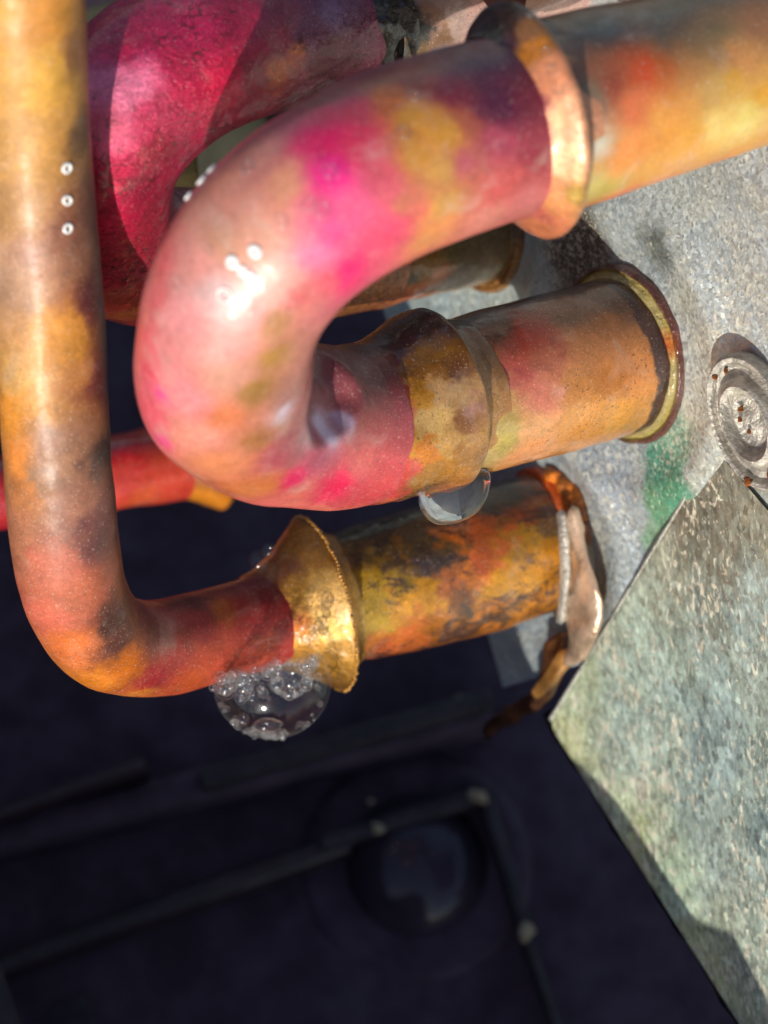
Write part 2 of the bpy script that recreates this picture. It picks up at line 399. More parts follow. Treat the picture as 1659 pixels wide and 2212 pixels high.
M_smear = plain('orange brown smear', (0.26, 0.12, 0.03), 0.35, 0.2, 0.6, 7, 0.5, 0.6, 0.6)
M_brown = plain('brown scorched metal', (0.10, 0.04, 0.015), 0.45, 0.1, 0.6, 8, 0.4, 0.7, 0.4)
M_burnt = plain('burnt black flux', (0.022, 0.016, 0.013), 0.28, 0.0, 1.0, 16, 0.5, 0.6, 0.8)
M_rustm = plain('orange rust crust', (0.62, 0.17, 0.012), 0.5, 0.0, 1.0, 16, 0.4, 0.5, 0.5)
M_rustd = plain('brown rust', (0.24, 0.07, 0.012), 0.6, 0.0, 1.0, 20, 0.3, 0.5)
M_olive = plain('dull olive backing', (0.035, 0.034, 0.022), 0.6, 0.0, 0.3, 2, 0.2, 0.7)
M_oldgold = plain('old gold', (0.22, 0.15, 0.045), 0.5, 0.2, 0.6, 8, 0.3, 0.5)
M_film = film_mat('soap film', 0.02, 1.3, body=0.2)
M_foam = film_mat('tiny foam film', 0.16, 1.4, power=0.5, body=0.3)
M_white = plain('bright glint torus', (0.85, 0.88, 0.86), 0.2, 0, 0.0, 3, 0.6, 0.05, 1.0)  # white of the rings that model blurred glints
m, t, b = newmat('water'); b.inputs['Base Color'].default_value = (.97, .99, 1, 1); b.inputs['Transmission Weight'].default_value = .96
b.inputs['Roughness'].default_value = 0.0; b.inputs['IOR'].default_value = 1.33; M_water = m

# ------------------------------------------------------------------ plate, flange, backing
PN = np.array([-0.84, -0.22, 0.50]); PN /= np.linalg.norm(PN)
B2 = P(1352, 764, -0.15)                     # middle tube meets the plate here
def ray_plane(u, v, n, p0):
    e = np.array([0, 0, D]); d = P(u, v, 0) - e
    t = np.dot(p0 - e, n) / np.dot(d, n); return e + d * t
B3 = ray_plane(1176, 1171, PN, B2)
B5 = ray_plane(1035, 470, PN, B2)
B1 = ray_plane(1760, 110, PN, B2)
p1 = ray_plane(790, 600, PN, B2); p2 = ray_plane(1070, 1490, PN, B2)
eV = (p2 - p1) / np.linalg.norm(p2 - p1); eU = np.cross(PN, eV)
if eU[0] < 0: eU = -eU
Lv = np.linalg.norm(p2 - p1)
uu = np.linspace(0, 5.2, 210); vv = np.linspace(-3.4, Lv, 300)
G = p1 + uu[:, None, None] * eU + vv[None, :, None] * eV
h = np.zeros(G.shape[:2])
for c, r in ((B2, 0.55), (B3, 0.5), (B5, 0.5), (B1, 0.55)):
    d = np.linalg.norm(G - c, axis=-1)
    h += 0.055 * np.exp(-((d - r - .36) / .16) ** 2)
h += 0.012 * fbm(G, 1.2, 4, 3)
h -= 0.25 * np.clip(1 - uu / 0.12, 0, 1)[:, None] ** 2          # the cut edge rolls back
G = G + h[..., None] * PN
gp = Grid(G, False)
cp = np.array([0.98, 1.08, 1.20]) * paint(gp, [(1300, 1200, 90, (176, 178, 174)), (1500, 480, 120, (190, 190, 184)), (1600, 450, 100, (188, 186, 180)), (1520, 800, 60, (205, 202, 188)),
                (1490, 640, 40, (196, 194, 182)), (1420, 530, 40, (120, 122, 116)), (950, 620, 60, (178, 184, 178)), (1150, 540, 50, (190, 194, 186)),  # dark grey patch paints the collar's cast shadow
                (1300, 1050, 60, (168, 170, 172)), (1430, 1010, 36, (90, 150, 122)), (1445, 1060, 36, (96, 160, 126)), (1425, 1110, 30, (110, 160, 120)),
                (1415, 1160, 24, (140, 172, 138)), (1460, 960, 26, (140, 178, 150)), (1365, 1000, 40, (172, 174, 174)), (1360, 1120, 40, (172, 174, 174)), (1520, 1000, 36, (184, 184, 176)),
                (1130, 1420, 60, (170, 174, 174)), (1250, 540, 40, (96, 84, 70))], 0.05, 6, 6)  # last patch paints the tube's brown cast shadow
end_plate = thing('end_plate', p1, 'pale speckled galvanized end plate with green marker stain, behind the copper tubes', 'metal plate')
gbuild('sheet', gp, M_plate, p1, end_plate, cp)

# flange: nearer weathered sheet at lower right
F1, F2, F3 = P(1560, 940, 0.50), P(1183, 1562, -1.66), P(1632, 2272, -0.35)
FN = np.cross(F3 - F2, F1 - F2); FN /= np.linalg.norm(FN)
if FN[2] < 0: FN = -FN
def flange_at(u, v): return ray_plane(u, v, FN, F2)
a = F1 + (F1 - F2) * 0.4; c = F3 + (F3 - F2) * 0.25
# rounded corner path: edge up-right, corner, edge down-right
e1 = (F1 - F2) / np.linalg.norm(F1 - F2); e2 = (F3 - F2) / np.linalg.norm(F3 - F2)
bd = [F2 + e1 * 2.9]
bd += [F2 + e1 * t for t in np.linspace(2.85, 0.12, 120)]
for th in np.linspace(0, 1, 10)[1:-1]:
    bd.append((1 - th) ** 2 * (F2 + e1 * 0.12) + 2 * th * (1 - th) * F2 + th ** 2 * (F2 + e2 * 0.12))
bd += [F2 + e2 * t for t in np.linspace(0.12, 4.0, 160)]
bd = np.array(bd); bd = bd + (0.010 * fbm(bd, 1.3, 91, 4))[:, None] * np.cross(FN, e1)
bis = np.array(F2 + (e1 + e2) / np.linalg.norm(e1 + e2) * 4.6)
G = []
inw = np.cross(FN, np.gradient(bd, axis=0)); inw /= np.linalg.norm(inw, axis=1, keepdims=True)
if (inw[len(bd) // 2] * (bis - F2)).sum() < 0: inw = -inw
T_ = 0.035
G.append(bd - FN * T_ + inw * 0.0); G.append(bd - FN * T_ * 0.4 - inw * 0.004)
G.append(bd - FN * 0.006 ); G.append(bd + inw * 0.012)
rows = np.linspace(0, 1, 110)[1:]
for k in rows:
    q = (bd + inw * 0.012) * (1 - k) + (bis + (bd - bis) * 0.02) * k; G.append(q)
G = np.array(G); G[4:] += (FN * 1.0) * (0.010 * fbm(G[4:], 1.5, 9, 3))[..., None]
gf = Grid(G, False)
if (gf.N * FN).sum() < 0: gf.N = -gf.N; gf.flip = not gf.flip
FB = 1.5
cf = np.array([.92, .98, 1.04]) * paint(gf, [(a_, b_, c_, tuple(min(255, q_ * FB) for q_ in x_)) for a_, b_, c_, x_ in [(1250, 1500, 60, (150, 156, 130)), (1220, 1600, 60, (158, 158, 122)), (1300, 1750, 60, (150, 156, 132)), (1400, 1400, 80, (140, 148, 134)), (1500, 1100, 60, (96, 92, 80)),
                (1560, 1150, 60, (116, 112, 98)), (1600, 1350, 70, (128, 134, 126)), (1450, 1250, 50, (128, 130, 116)), (1380, 1600, 80, (138, 146, 134)), (1550, 1600, 80, (120, 128, 122)),
                (1480, 1500, 70, (130, 138, 128)), (1450, 1900, 70, (150, 158, 132)), (1560, 1850, 80, (136, 142, 132)), (1620, 2000, 60, (142, 146, 130)), (1640, 1700, 60, (110, 118, 112)),
                (1380, 1850, 40, (160, 160, 112)), (1500, 2050, 50, (150, 150, 118)), (1530, 1300, 50, (112, 114, 104))]], 0.12, 4, 4, mot=0.10)
flange = thing('casing_flange', F2, 'weathered galvanized casing flange with a sharp corner, nearer sheet at the lower right', 'metal plate')
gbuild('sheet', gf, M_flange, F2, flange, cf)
# bare folded bright edge along the upper-left side
ed = spline([tuple(F2 + e1 * t - FN * 0.012) + (0.017 + 0.003 * math.sin(t * 5),) for t in (0.05, 0.7, 1.3, 1.9, 2.5, 2.9)], 0.03)
ge = sweep([tuple(x) for x in ed[0]], 0.03, 10, 0.004, 9)
gbuild('cut_edge', ge, M_edge, F2, flange)

# ------------------------------------------------------------------ copper pipes
W2 = (930, 880, 0.66)
# --- front return bend
org = P(560, 700, 2.0)
rb = thing('return_bend', org, 'large pink and peach dyed copper return bend in the centre, dotted with modelled glint rings', 'copper pipe')
ub = [(1185, 250, 2.25, .475), (1130, 264, 2.32, .475), (1000, 300, 2.5, .475), (850, 352, 2.68, .475), (720, 420, 2.78, .47), (605, 510, 2.78, .465), (522, 620, 2.66, .46),
      (485, 740, 2.42, .46), (492, 845, 2.05, .465), (570, 905, 1.56, .47), (670, 922, 1.2, .475), (735, 926, 1.03, .473), (785, 918, .93, .471)]
g_u = sweep(uv_pts(ub), 0.025, 180, 0.012, 1.6, 2)
pu = [(1000, 90, 40, (130, 40, 55)), (700, 200, 45, (175, 95, 85)), (800, 150, 40, (150, 50, 60)), (690, 250, 30, (215, 60, 85)), (760, 230, 34, (200, 60, 80)), (700, 300, 40, (226, 26, 92)), (770, 310, 36, (216, 50, 84)),
      (722, 380, 34, (226, 24, 124)), (780, 440, 40, (226, 84, 128)), (830, 500, 40, (232, 78, 112)), (758, 590, 30, (240, 30, 108)), (690, 540, 30, (222, 110, 132)), (720, 480, 30, (230, 70, 130)), (820, 370, 30, (206, 80, 96)), (840, 430, 24, (215, 90, 105)),
      (860, 200, 30, (205, 105, 45)), (900, 250, 34, (208, 140, 48)), (965, 280, 32, (208, 142, 50)), (950, 360, 30, (196, 142, 66)), (905, 330, 26, (198, 136, 52)), (960, 440, 26, (205, 148, 76)), (930, 510, 30, (220, 138, 76)), (880, 440, 20, (196, 110, 84)),
      (980, 190, 26, (135, 30, 50)), (1060, 140, 30, (104, 24, 50)), (1080, 220, 34, (88, 22, 50)), (1130, 190, 26, (110, 30, 46)), (1000, 350, 26, (178, 82, 92)), (1080, 310, 30, (184, 70, 92)), (1090, 400, 30, (200, 88, 86)), (1150, 330, 26, (150, 52, 66)), (1050, 470, 26, (208, 122, 96)),
      (1150, 430, 26, (190, 100, 100)), (920, 170, 24, (178, 70, 48)), (1020, 260, 22, (170, 84, 60)),
      (560, 340, 36, (200, 124, 98)), (620, 400, 36, (210, 138, 94)), (500, 420, 34, (206, 132, 100)), (560, 500, 40, (214, 150, 112)), (480, 520, 36, (200, 140, 98)), (600, 600, 44, (216, 152, 124)), (420, 590, 36, (208, 132, 108)), (350, 550, 30, (214, 92, 96)),
      (335, 650, 30, (220, 104, 108)), (312, 760, 26, (228, 70, 92)), (318, 880, 24, (226, 76, 100)), (348, 850, 12, (222, 60, 140)), (355, 950, 10, (222, 60, 130)), (395, 700, 36, (210, 130, 116)), (470, 640, 36, (194, 158, 138)), (480, 750, 36, (206, 134, 114)), (400, 850, 34, (216, 122, 112)),
      (430, 950, 34, (214, 134, 104)), (500, 810, 30, (190, 132, 100)), (530, 690, 34, (206, 132, 112)), (580, 770, 22, (168, 122, 62)), (556, 850, 22, (154, 112, 58)), (552, 950, 20, (160, 104, 62)), (490, 900, 22, (206, 116, 76)), (590, 700, 24, (172, 120, 80)), (640, 640, 26, (200, 100, 100)), (700, 620, 20, (216, 90, 104)),
      (560, 1050, 30, (198, 112, 60)), (470, 1010, 26, (204, 124, 84)), (640, 1070, 24, (216, 104, 96)), (640, 1032, 20, (216, 44, 96)), (740, 1040, 22, (232, 32, 84)), (690, 985, 26, (174, 66, 94)), (610, 985, 24, (172, 78, 90)), (780, 1000, 26, (214, 94, 92)), (820, 1045, 24, (206, 70, 76)),
      (700, 850, 30, (138, 80, 86)), (700, 780, 34, (108, 50, 60)), (760, 850, 28, (146, 74, 78)), (630, 850, 16, (176, 116, 108)), (722, 925, 20, (224, 212, 208)), (760, 915, 12, (200, 180, 178)), (622, 880, 12, (206, 184, 180)), (675, 925, 22, (160, 128, 134)), (800, 910, 22, (176, 84, 82)), (790, 800, 30, (104, 44, 52)), (760, 750, 26, (80, 40, 40))]  # white patches paint reflections, dark ones the shade inside the bend's hollow
pu = [(a_, b_, c_, (x_[0], x_[1], min(255, x_[2] * (1.13 if x_[0] > 185 and x_[2] > 85 and x_[1] > 105 else 1)))) for a_, b_, c_, x_ in pu]
V, N = g_u.flat(); pa, pn = anchor(g_u, 705, 835)
dq = (V - pa); dist = np.sqrt((dq[:, 0] / 1.0) ** 2 + (dq[:, 1] / .85) ** 2 + (dq[:, 2] / 1.0) ** 2) + .03 * fbm(V, 4, 77, 2)
cr = 1 - np.clip((dist - .22) / .20, 0, 1); cr = cr * cr * (3 - 2 * cr)
front = (N * pn).sum(1) > -.2
pcol = cu = None
dv = (cr * front * .10)[:, None] * N
cu = paint(g_u, pu, 0.04, 3, 3.3, mot=0.03)
g_u.V = (V - dv + (0.02 * np.exp(-((dist - .36) / .05) ** 2) * front)[:, None] * N).reshape(g_u.V.shape); g_u.normals()
gbuild('bend_pipe', g_u, M_bend, org, rb, cu)

# --- upper coil tube (near, right) with its flared rim
UA, UB = (1125, 264, 2.32), (1700, 108, 1.72)
org1 = P(1300, 220, 2.1)
t1 = thing('coil_tube', org1, 'thick blurred orange and ochre copper tube entering the upper right corner', 'copper pipe')
ax = lambda A, B: (P(*B) - P(*A)) / np.linalg.norm(P(*B) - P(*A))
g = profile_sweep(UA, UB, [(0.02, .50), (0.1, .50), (0.3, .492), (0.6, .49), (1.2, .47), (2.0, .455), (2.6, .45)], 0.025, 150, bump=0.02, bf=1.5, seed=5)
p = [(1270, 200, 30, (120, 96, 78)), (1290, 290, 22, (200, 190, 178)), (1290, 380, 26, (186, 166, 96)), (1320, 180, 30, (140, 62, 40)), (1380, 130, 34, (186, 66, 26)), (1440, 120, 30, (172, 84, 34)), (1360, 230, 34, (208, 104, 62)), (1360, 310, 34, (218, 132, 70)),
     (1450, 250, 36, (212, 140, 60)), (1500, 310, 34, (214, 144, 54)), (1540, 190, 30, (182, 138, 78)), (1600, 120, 30, (182, 118, 66)), (1620, 50, 30, (150, 96, 66)), (1450, 60, 34, (112, 84, 60)), (1560, 70, 34, (122, 96, 66)), (1300, 60, 30, (86, 66, 56)),  # brown patches along the top paint the tube's shaded side
     (1585, 185, 16, (186, 128, 30)), (1610, 260, 30, (212, 184, 108)), (1645, 200, 20, (196, 134, 40)), (1550, 270, 26, (218, 182, 112)), (1320, 400, 24, (176, 150, 66)), (1400, 370, 26, (206, 142, 64)), (1430, 400, 20, (212, 116, 24)), (1550, 365, 22, (206, 120, 18)), (1340, 440, 24, (212, 108, 56)), (1250, 460, 22, (190, 120, 90)), (1240, 420, 16, (130, 80, 30))]
p = [(a_, b_, c_, (min(255, x_[0] * 1.04), min(255, x_[1] * 1.08), x_[2] * 1.05)) for a_, b_, c_, x_ in p]
gbuild('tube_body', g, M_near, org1, t1, paint(g, p, 0.06, 2, 2.8, mot=0.02))
g = profile_sweep(UA, UB, [(-.16, .474), (-.11, .49), (-.07, .53), (-.03, .59), (0.01, .622), (0.05, .612), (0.06, .54), (0.1, .51), (0.2, .498)], 0.012, 190, bump=0.006, bf=6, seed=6)
p = [(1090, 40, 30, (52, 30, 26)), (1130, 70, 24, (150, 96, 50)), (1150, 110, 20, (206, 122, 26)), (1100, 90, 20, (84, 26, 36)), (1180, 170, 22, (222, 140, 96)), (1140, 240, 20, (120, 36, 50)), (1205, 250, 22, (232, 168, 124)), (1160, 330, 22, (172, 70, 74)), (1215, 340, 22, (240, 184, 138)), (1200, 430, 22, (224, 150, 96)), (1170, 490, 24, (216, 130, 90)), (1130, 450, 22, (200, 104, 90)),
     (1235, 420, 14, (170, 140, 60)), (1180, 400, 20, (214, 130, 90))]
g_rim = g
gbuild('flared_rim', g, M_rim, org1, t1, paint(g, p, 0.03, 5, 5))

# --- middle coil tube
org2 = P(1150, 820, 0.3)
t2 = thing('coil_tube', org2, 'orange brown copper tube in the middle with a jagged dark band before the end plate', 'copper pipe')
A2, E2 = tuple([1352, 764, -0.15]), W2
LT = np.linalg.norm(P(*W2) - P(*A2))
g = profile_sweep(A2, W2, [(-.15, .485), (.1, .485), (.4, .488), (1.0, .478), (LT - .25, .462), (LT - .12, .452), (LT, .45)], 0.02, 160, bump=0.012, bf=2.2, seed=8)
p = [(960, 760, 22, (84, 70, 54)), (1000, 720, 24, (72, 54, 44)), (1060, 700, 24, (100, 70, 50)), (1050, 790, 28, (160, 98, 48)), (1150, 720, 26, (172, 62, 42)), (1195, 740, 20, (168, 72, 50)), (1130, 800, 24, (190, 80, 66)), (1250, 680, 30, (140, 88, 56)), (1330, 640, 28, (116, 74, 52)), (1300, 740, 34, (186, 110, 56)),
     (1100, 640, 26, (50, 38, 38)), (1200, 620, 26, (70, 44, 40)), (1160, 850, 28, (212, 112, 84)), (1250, 830, 30, (208, 130, 66)), (1340, 800, 30, (200, 118, 54)), (1060, 880, 28, (200, 146, 74)), (1040, 930, 26, (178, 150, 74)), (1080, 960, 26, (172, 142, 64)), (1150, 920, 30, (224, 150, 90)), (1250, 900, 30, (220, 144, 74)), (1340, 880, 26, (210, 134, 44)),  # first two dark patches paint the shaded top of the tube
     (1045, 985, 24, (186, 146, 76)), (1150, 975, 26, (228, 138, 74)), (1250, 945, 24, (208, 126, 42)), (1205, 840, 12, (216, 140, 110)), (1200, 770, 18, (188, 100, 66)), (1010, 850, 16, (150, 104, 66))]
p = [(a_, b_, c_, (x_[0], min(255, x_[1] * 1.06), min(255, x_[2] * 1.14))) for a_, b_, c_, x_ in p]
c2 = paint(g, p, 0.06, 3.5, 4, mot=0.05)
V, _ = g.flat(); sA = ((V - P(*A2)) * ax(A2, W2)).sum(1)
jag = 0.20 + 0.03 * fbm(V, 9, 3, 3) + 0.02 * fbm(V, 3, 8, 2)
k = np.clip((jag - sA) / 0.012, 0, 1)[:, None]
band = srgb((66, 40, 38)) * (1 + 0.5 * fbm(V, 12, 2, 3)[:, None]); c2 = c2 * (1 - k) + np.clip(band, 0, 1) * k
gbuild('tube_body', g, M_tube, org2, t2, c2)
# flare receiving the bend
g = profile_sweep(W2, tuple([1352, 764, -0.15]), [(-.60, .455), (-.50, .473), (-.40, .478), (-.28, .488), (-.16, .520), (-.04, .548), (.0, .553), (.02, .545), (.03, .51), (.06, .478), (.14, .464), (.25, .462)], 0.010, 200, bump=0.012, bf=4, seed=12, wob=0.012, smooth=1)
Vs_ = (g.V - P(*W2)) @ ax(W2, tuple([1352, 764, -0.15])); g.V = g.V + np.clip(1 - np.abs(Vs_) / .35, 0, 1)[..., None] * np.array([0, .045, 0]); g.normals()
p = [(840, 740, 22, (74, 36, 34)), (890, 700, 22, (70, 42, 30)), (930, 780, 20, (132, 88, 28)), (955, 860, 18, (192, 150, 96)), (905, 850, 16, (196, 136, 34)), (940, 910, 20, (200, 158, 90)), (970, 960, 18, (184, 138, 72)), (932, 980, 16, (204, 116, 8)), (915, 1030, 18, (172, 114, 34)),  # dark patches at the top paint the flare's shaded side
     (820, 900, 26, (190, 84, 80)), (840, 980, 24, (210, 84, 76)), (820, 1050, 22, (214, 76, 72)), (830, 820, 22, (120, 52, 54)), (862, 840, 14, (184, 76, 56)), (850, 930, 18, (206, 84, 66)), (830, 780, 18, (96, 38, 40)), (860, 1020, 18, (206, 68, 56)), (1000, 900, 12, (150, 96, 46)), (1005, 980, 12, (156, 106, 50)), (895, 950, 12, (196, 140, 40)), (890, 800, 14, (130, 84, 26)), (900, 1060, 14, (110, 70, 30)), (870, 1060, 12, (190, 80, 60)), (980, 790, 12, (110, 70, 40)), (1015, 880, 8, (170, 120, 100))]
gbuild('flared_rim', g, M_tube, org2, t2, paint(g, p, 0.05, 8, 8, mot=0.08))
# eyelet collar at the plate
g = profile_sweep(A2, W2, [(-.1, .575), (-.02, .575), (.04, .572), (.065, .56), (.07, .545), (.05, .53), (.06, .515), (.085, .50), (.09, .475), (.06, .465)], 0.008, 220, bump=0.008, bf=9, seed=15)
V, _ = g.flat(); rad = np.linalg.norm(np.cross(V - P(*A2), ax(A2, W2)), axis=1)
cols = np.array([(150, 130, 70), (190, 175, 120), (176, 160, 80), (92, 52, 44), (120, 70, 66)], float)
x = np.clip((rad + 0.006 * fbm(V, 10, 1, 2) - .48) / .10, 0, .999) * 4; i = x.astype(int)
cc = cols[i] * (1 - (x - i))[:, None] + cols[np.minimum(i + 1, 4)] * (x - i)[:, None]
yy = proj(V)[:, 1]; rust = np.clip(1 - np.linalg.norm(V - anchor(g, 1432, 745)[0], axis=1) / 0.12, 0, 1)[:, None]
cc = cc * (1 - rust) + np.array((200, 84, 10)) * rust
gbuild('plate_collar', g, M_ring, org2, t2, srgb(cc))

# --- lowest coil tube
org3 = P(950, 1240, -1.0)
b3 = (1176, 1171, float(B3[2])); z3 = float(B3[2]); F3e = (692, 1305, z3 + 0.55)
t3 = thing('coil_tube', org3, 'lowest copper tube, mottled gold and black tarnish, with orange rust at its right end', 'copper pipe')
LT3 = np.linalg.norm(P(*F3e) - P(*b3))
g = profile_sweep(b3, F3e, [(-.1, .475), (.3, .482), (.7, .48), (1.0, .47), (LT3 - .4, .455), (LT3 - .15, .43), (LT3 - .03, .425)], 0.02, 170, bump=0.016, bf=2.5, seed=21)
p = [(800, 1150, 30, (46, 38, 34)), (1040, 1060, 34, (62, 52, 50)), (900, 1170, 28, (84, 64, 46)), (960, 1155, 18, (190, 92, 26)), (870, 1200, 22, (142, 88, 22)), (1060, 1180, 24, (198, 88, 44)), (1110, 1160, 22, (166, 110, 26)), (1040, 1220, 26, (214, 112, 40)), (1160, 1130, 26, (120, 82, 52)), (920, 1240, 20, (78, 58, 60)), (860, 1230, 18, (86, 62, 52)),  # darkest patches along the top paint this tube's shaded side
     (990, 1270, 22, (172, 90, 50)), (950, 1215, 16, (70, 50, 48)), (1000, 1200, 14, (90, 56, 44)), (840, 1260, 22, (160, 116, 26)), (800, 1320, 26, (172, 126, 36)), (900, 1290, 26, (192, 122, 22)), (1000, 1310, 22, (112, 62, 34)), (1100, 1250, 28, (192, 122, 16)), (1180, 1220, 28, (200, 122, 24)), (1225, 1150, 20, (164, 100, 26)), (1195, 1050, 22, (150, 66, 20)),
     (1235, 1040, 20, (226, 84, 0)), (1160, 1290, 22, (196, 116, 36)), (1120, 1300, 10, (100, 62, 40)), (900, 1380, 26, (202, 98, 44)), (820, 1415, 22, (208, 96, 50)), (960, 1360, 24, (166, 92, 28)), (780, 1400, 18, (190, 104, 46)), (1070, 1320, 22, (190, 104, 36)), (970, 1090, 26, (74, 50, 48)), (1110, 1110, 24, (150, 70, 40)), (1080, 1100, 20, (100, 60, 46)), (760, 1250, 18, (120, 86, 40))]
p = [(a_, b_, c_, (x_[0], min(255, x_[1] * 1.07), x_[2])) for a_, b_, c_, x_ in p]
gbuild('tube_body', g, M_tarn, org3, t3, paint(g, p, 0.10, 4.5, 5.5, mot=0.16))
g = profile_sweep(F3e, b3, [(-.50, .308), (-.40, .328), (-.30, .375), (-.18, .455), (-.04, .562), (-.01, .580), (.016, .580), (.03, .562), (.05, .51), (.09, .46), (.16, .43)], 0.010, 200, bump=0.014, bf=4, seed=24, wob=.010)
p = [(640, 1180, 22, (150, 96, 30)), (610, 1230, 20, (160, 88, 40)), (680, 1200, 18, (150, 100, 34)), (640, 1290, 22, (196, 138, 50)), (690, 1300, 22, (226, 176, 96)), (720, 1340, 20, (232, 186, 100)), (650, 1400, 22, (184, 130, 50)), (710, 1440, 20, (182, 130, 46)), (605, 1300, 14, (190, 96, 50)), (740, 1400, 14, (170, 124, 50)), (720, 1470, 14, (140, 96, 40)), (630, 1350, 14, (200, 116, 50))]  # brightest patches paint in the flare's highlight
gbuild('flared_rim', g, M_gold, org3, t3, paint(g, p, 0.04, 6, 5, mot=0.12))
A_ = P(*F3e); d_ = ax(F3e, b3); n_0 = np.cross(d_, [0, 0, 1.]); n_0 /= np.linalg.norm(n_0); b_0 = np.cross(d_, n_0)
bmx = bmesh.new(); bmesh.ops.create_icosphere(bmx, subdivisions=2, radius=1); SV0 = np.array([v.co[:] for v in bmx.verts]); SF0 = np.array([[v.index for v in f_.verts] for f_ in bmx.faces]); bmx.free()
vs_, fs_ = [], []
for i_ in range(150):
    th_ = 2 * math.pi * i_ / 150; r_ = random.uniform(.008, .015)
    c_ = A_ + d_ * random.uniform(.0, .012) + (np.cos(th_) * n_0 + np.sin(th_) * b_0) * (.582 + .006 * random.random())
    fs_.append(SF0 + len(SV0) * i_); vs_.append(SV0 * r_ + c_)
bo_ = build('bead_row', np.vstack(vs_), np.vstack(fs_), M_gold, org3, t3, np.tile(srgb((196, 140, 60)), (len(SV0) * 150, 1))); bo_['kind'] = 'stuff'
g = profile_sweep(b3, F3e, [(-.12, .54), (.0, .535), (.03, .515), (.02, .495), (.04, .478)], 0.010, 160, bump=0.015, bf=6, seed=26)
p = [(1190, 1030, 26, (220, 90, 4)), (1245, 1050, 24, (222, 92, 4)), (1262, 1130, 20, (190, 110, 60)), (1275, 1200, 20, (196, 176, 150)), (1260, 1290, 20, (110, 70, 50)), (1220, 1330, 20, (120, 96, 70))]
gbuild('plate_collar', g, M_ring, org3, t3, paint(g, p, 0.03, 6, 5))
# rust crust at the top of the lowest tube's joint
gr = sweep([tuple(anchor(g, u, v)[0] + np.array([0.0, 0, 0.02])) + (r,) for u, v, r in ((1185, 1015, .03), (1200, 1028, .06), (1222, 1048, .075), (1238, 1075, .07), (1250, 1105, .045), (1256, 1130, .02))], 0.012, 30, 0.035, 7, 4, 0.006)
gbuild('rust_crust', gr, M_rustm, org3, t3)

# --- feeder pipe
org4 = P(150, 1300, 0.8)
t4 = thing('feeder_pipe', org4, 'thin copper pipe running down the left side and turning right into the gold flare', 'copper pipe')
fp = [(38, -260, 3.05, .305), (48, -60, 2.78, .305), (62, 200, 2.42, .303), (84, 450, 2.1, .302), (104, 700, 1.80, .30), (118, 900, 1.58, .30), (128, 1050, 1.38, .30), (142, 1190, 1.15, .30), (168, 1300, .85, .30), (222, 1378, .50, .30), (312, 1400, .12, .30), (430, 1380, -.25, .302), (540, 1350, -.55, .306), (640, 1322, -.80, .308), (700, 1305, -.93, .308)]
g_f = sweep(uv_pts(fp), 0.025, 140, 0.010, 1.8, 30)
p = [(60, 40, 50, (216, 144, 54)), (100, 150, 50, (214, 160, 66)), (160, 100, 30, (150, 98, 52)), (50, 300, 50, (198, 144, 70)), (50, 450, 44, (182, 132, 78)), (30, 600, 40, (186, 142, 112)), (70, 560, 30, (168, 120, 98)), (150, 500, 30, (144, 92, 70)), (110, 700, 28, (214, 142, 44)), (60, 640, 24, (176, 130, 98)), (150, 730, 24, (206, 140, 54)),
     (40, 820, 24, (206, 154, 86)), (90, 880, 24, (202, 136, 50)), (150, 800, 22, (184, 120, 58)), (20, 900, 26, (224, 142, 46)), (50, 1000, 22, (222, 134, 54)), (70, 1060, 20, (196, 120, 60)), (130, 950, 26, (148, 102, 76)), (110, 1040, 26, (158, 112, 80)), (160, 1100, 26, (154, 102, 80)), (60, 1180, 26, (178, 112, 80)), (120, 1220, 26, (188, 100, 78)),
     (100, 1330, 28, (204, 100, 76)), (170, 1280, 24, (186, 100, 72)), (150, 1400, 24, (214, 110, 52)), (200, 1470, 22, (218, 124, 30)), (190, 1400, 20, (200, 108, 64)), (250, 1400, 22, (96, 52, 42)), (235, 1340, 20, (90, 52, 44)), (212, 800, 26, (112, 48, 50)), (195, 650, 30, (110, 52, 52)), (205, 1150, 24, (110, 62, 60)), (270, 1450, 18, (212, 110, 24)),  # dark patches down the upright's right side paint in its shade
     (330, 1470, 18, (168, 44, 46)), (320, 1350, 18, (136, 60, 60)), (350, 1368, 14, (190, 130, 118)), (400, 1300, 20, (110, 22, 34)), (430, 1350, 20, (184, 54, 58)), (478, 1318, 12, (196, 98, 30)), (540, 1330, 20, (180, 44, 46)), (560, 1290, 18, (140, 24, 38)), (600, 1350, 18, (174, 40, 42)), (450, 1420, 22, (204, 76, 44)), (560, 1400, 20, (196, 74, 46)),
     (370, 1430, 18, (184, 64, 54)), (300, 1500, 16, (214, 120, 34)), (420, 1470, 16, (204, 84, 34)), (180, 300, 20, (120, 84, 50)), (195, 450, 20, (116, 66, 50)), (225, 1000, 16, (60, 40, 40))]  # last three patches also paint shade on the right side
gbuild('pipe', g_f, M_feed, org4, t4, paint(g_f, [(a_, b_, c_, tuple(q_ * .92 for q_ in x_)) for a_, b_, c_, x_ in p], 0.06, 4, 3.8, mot=0.08))

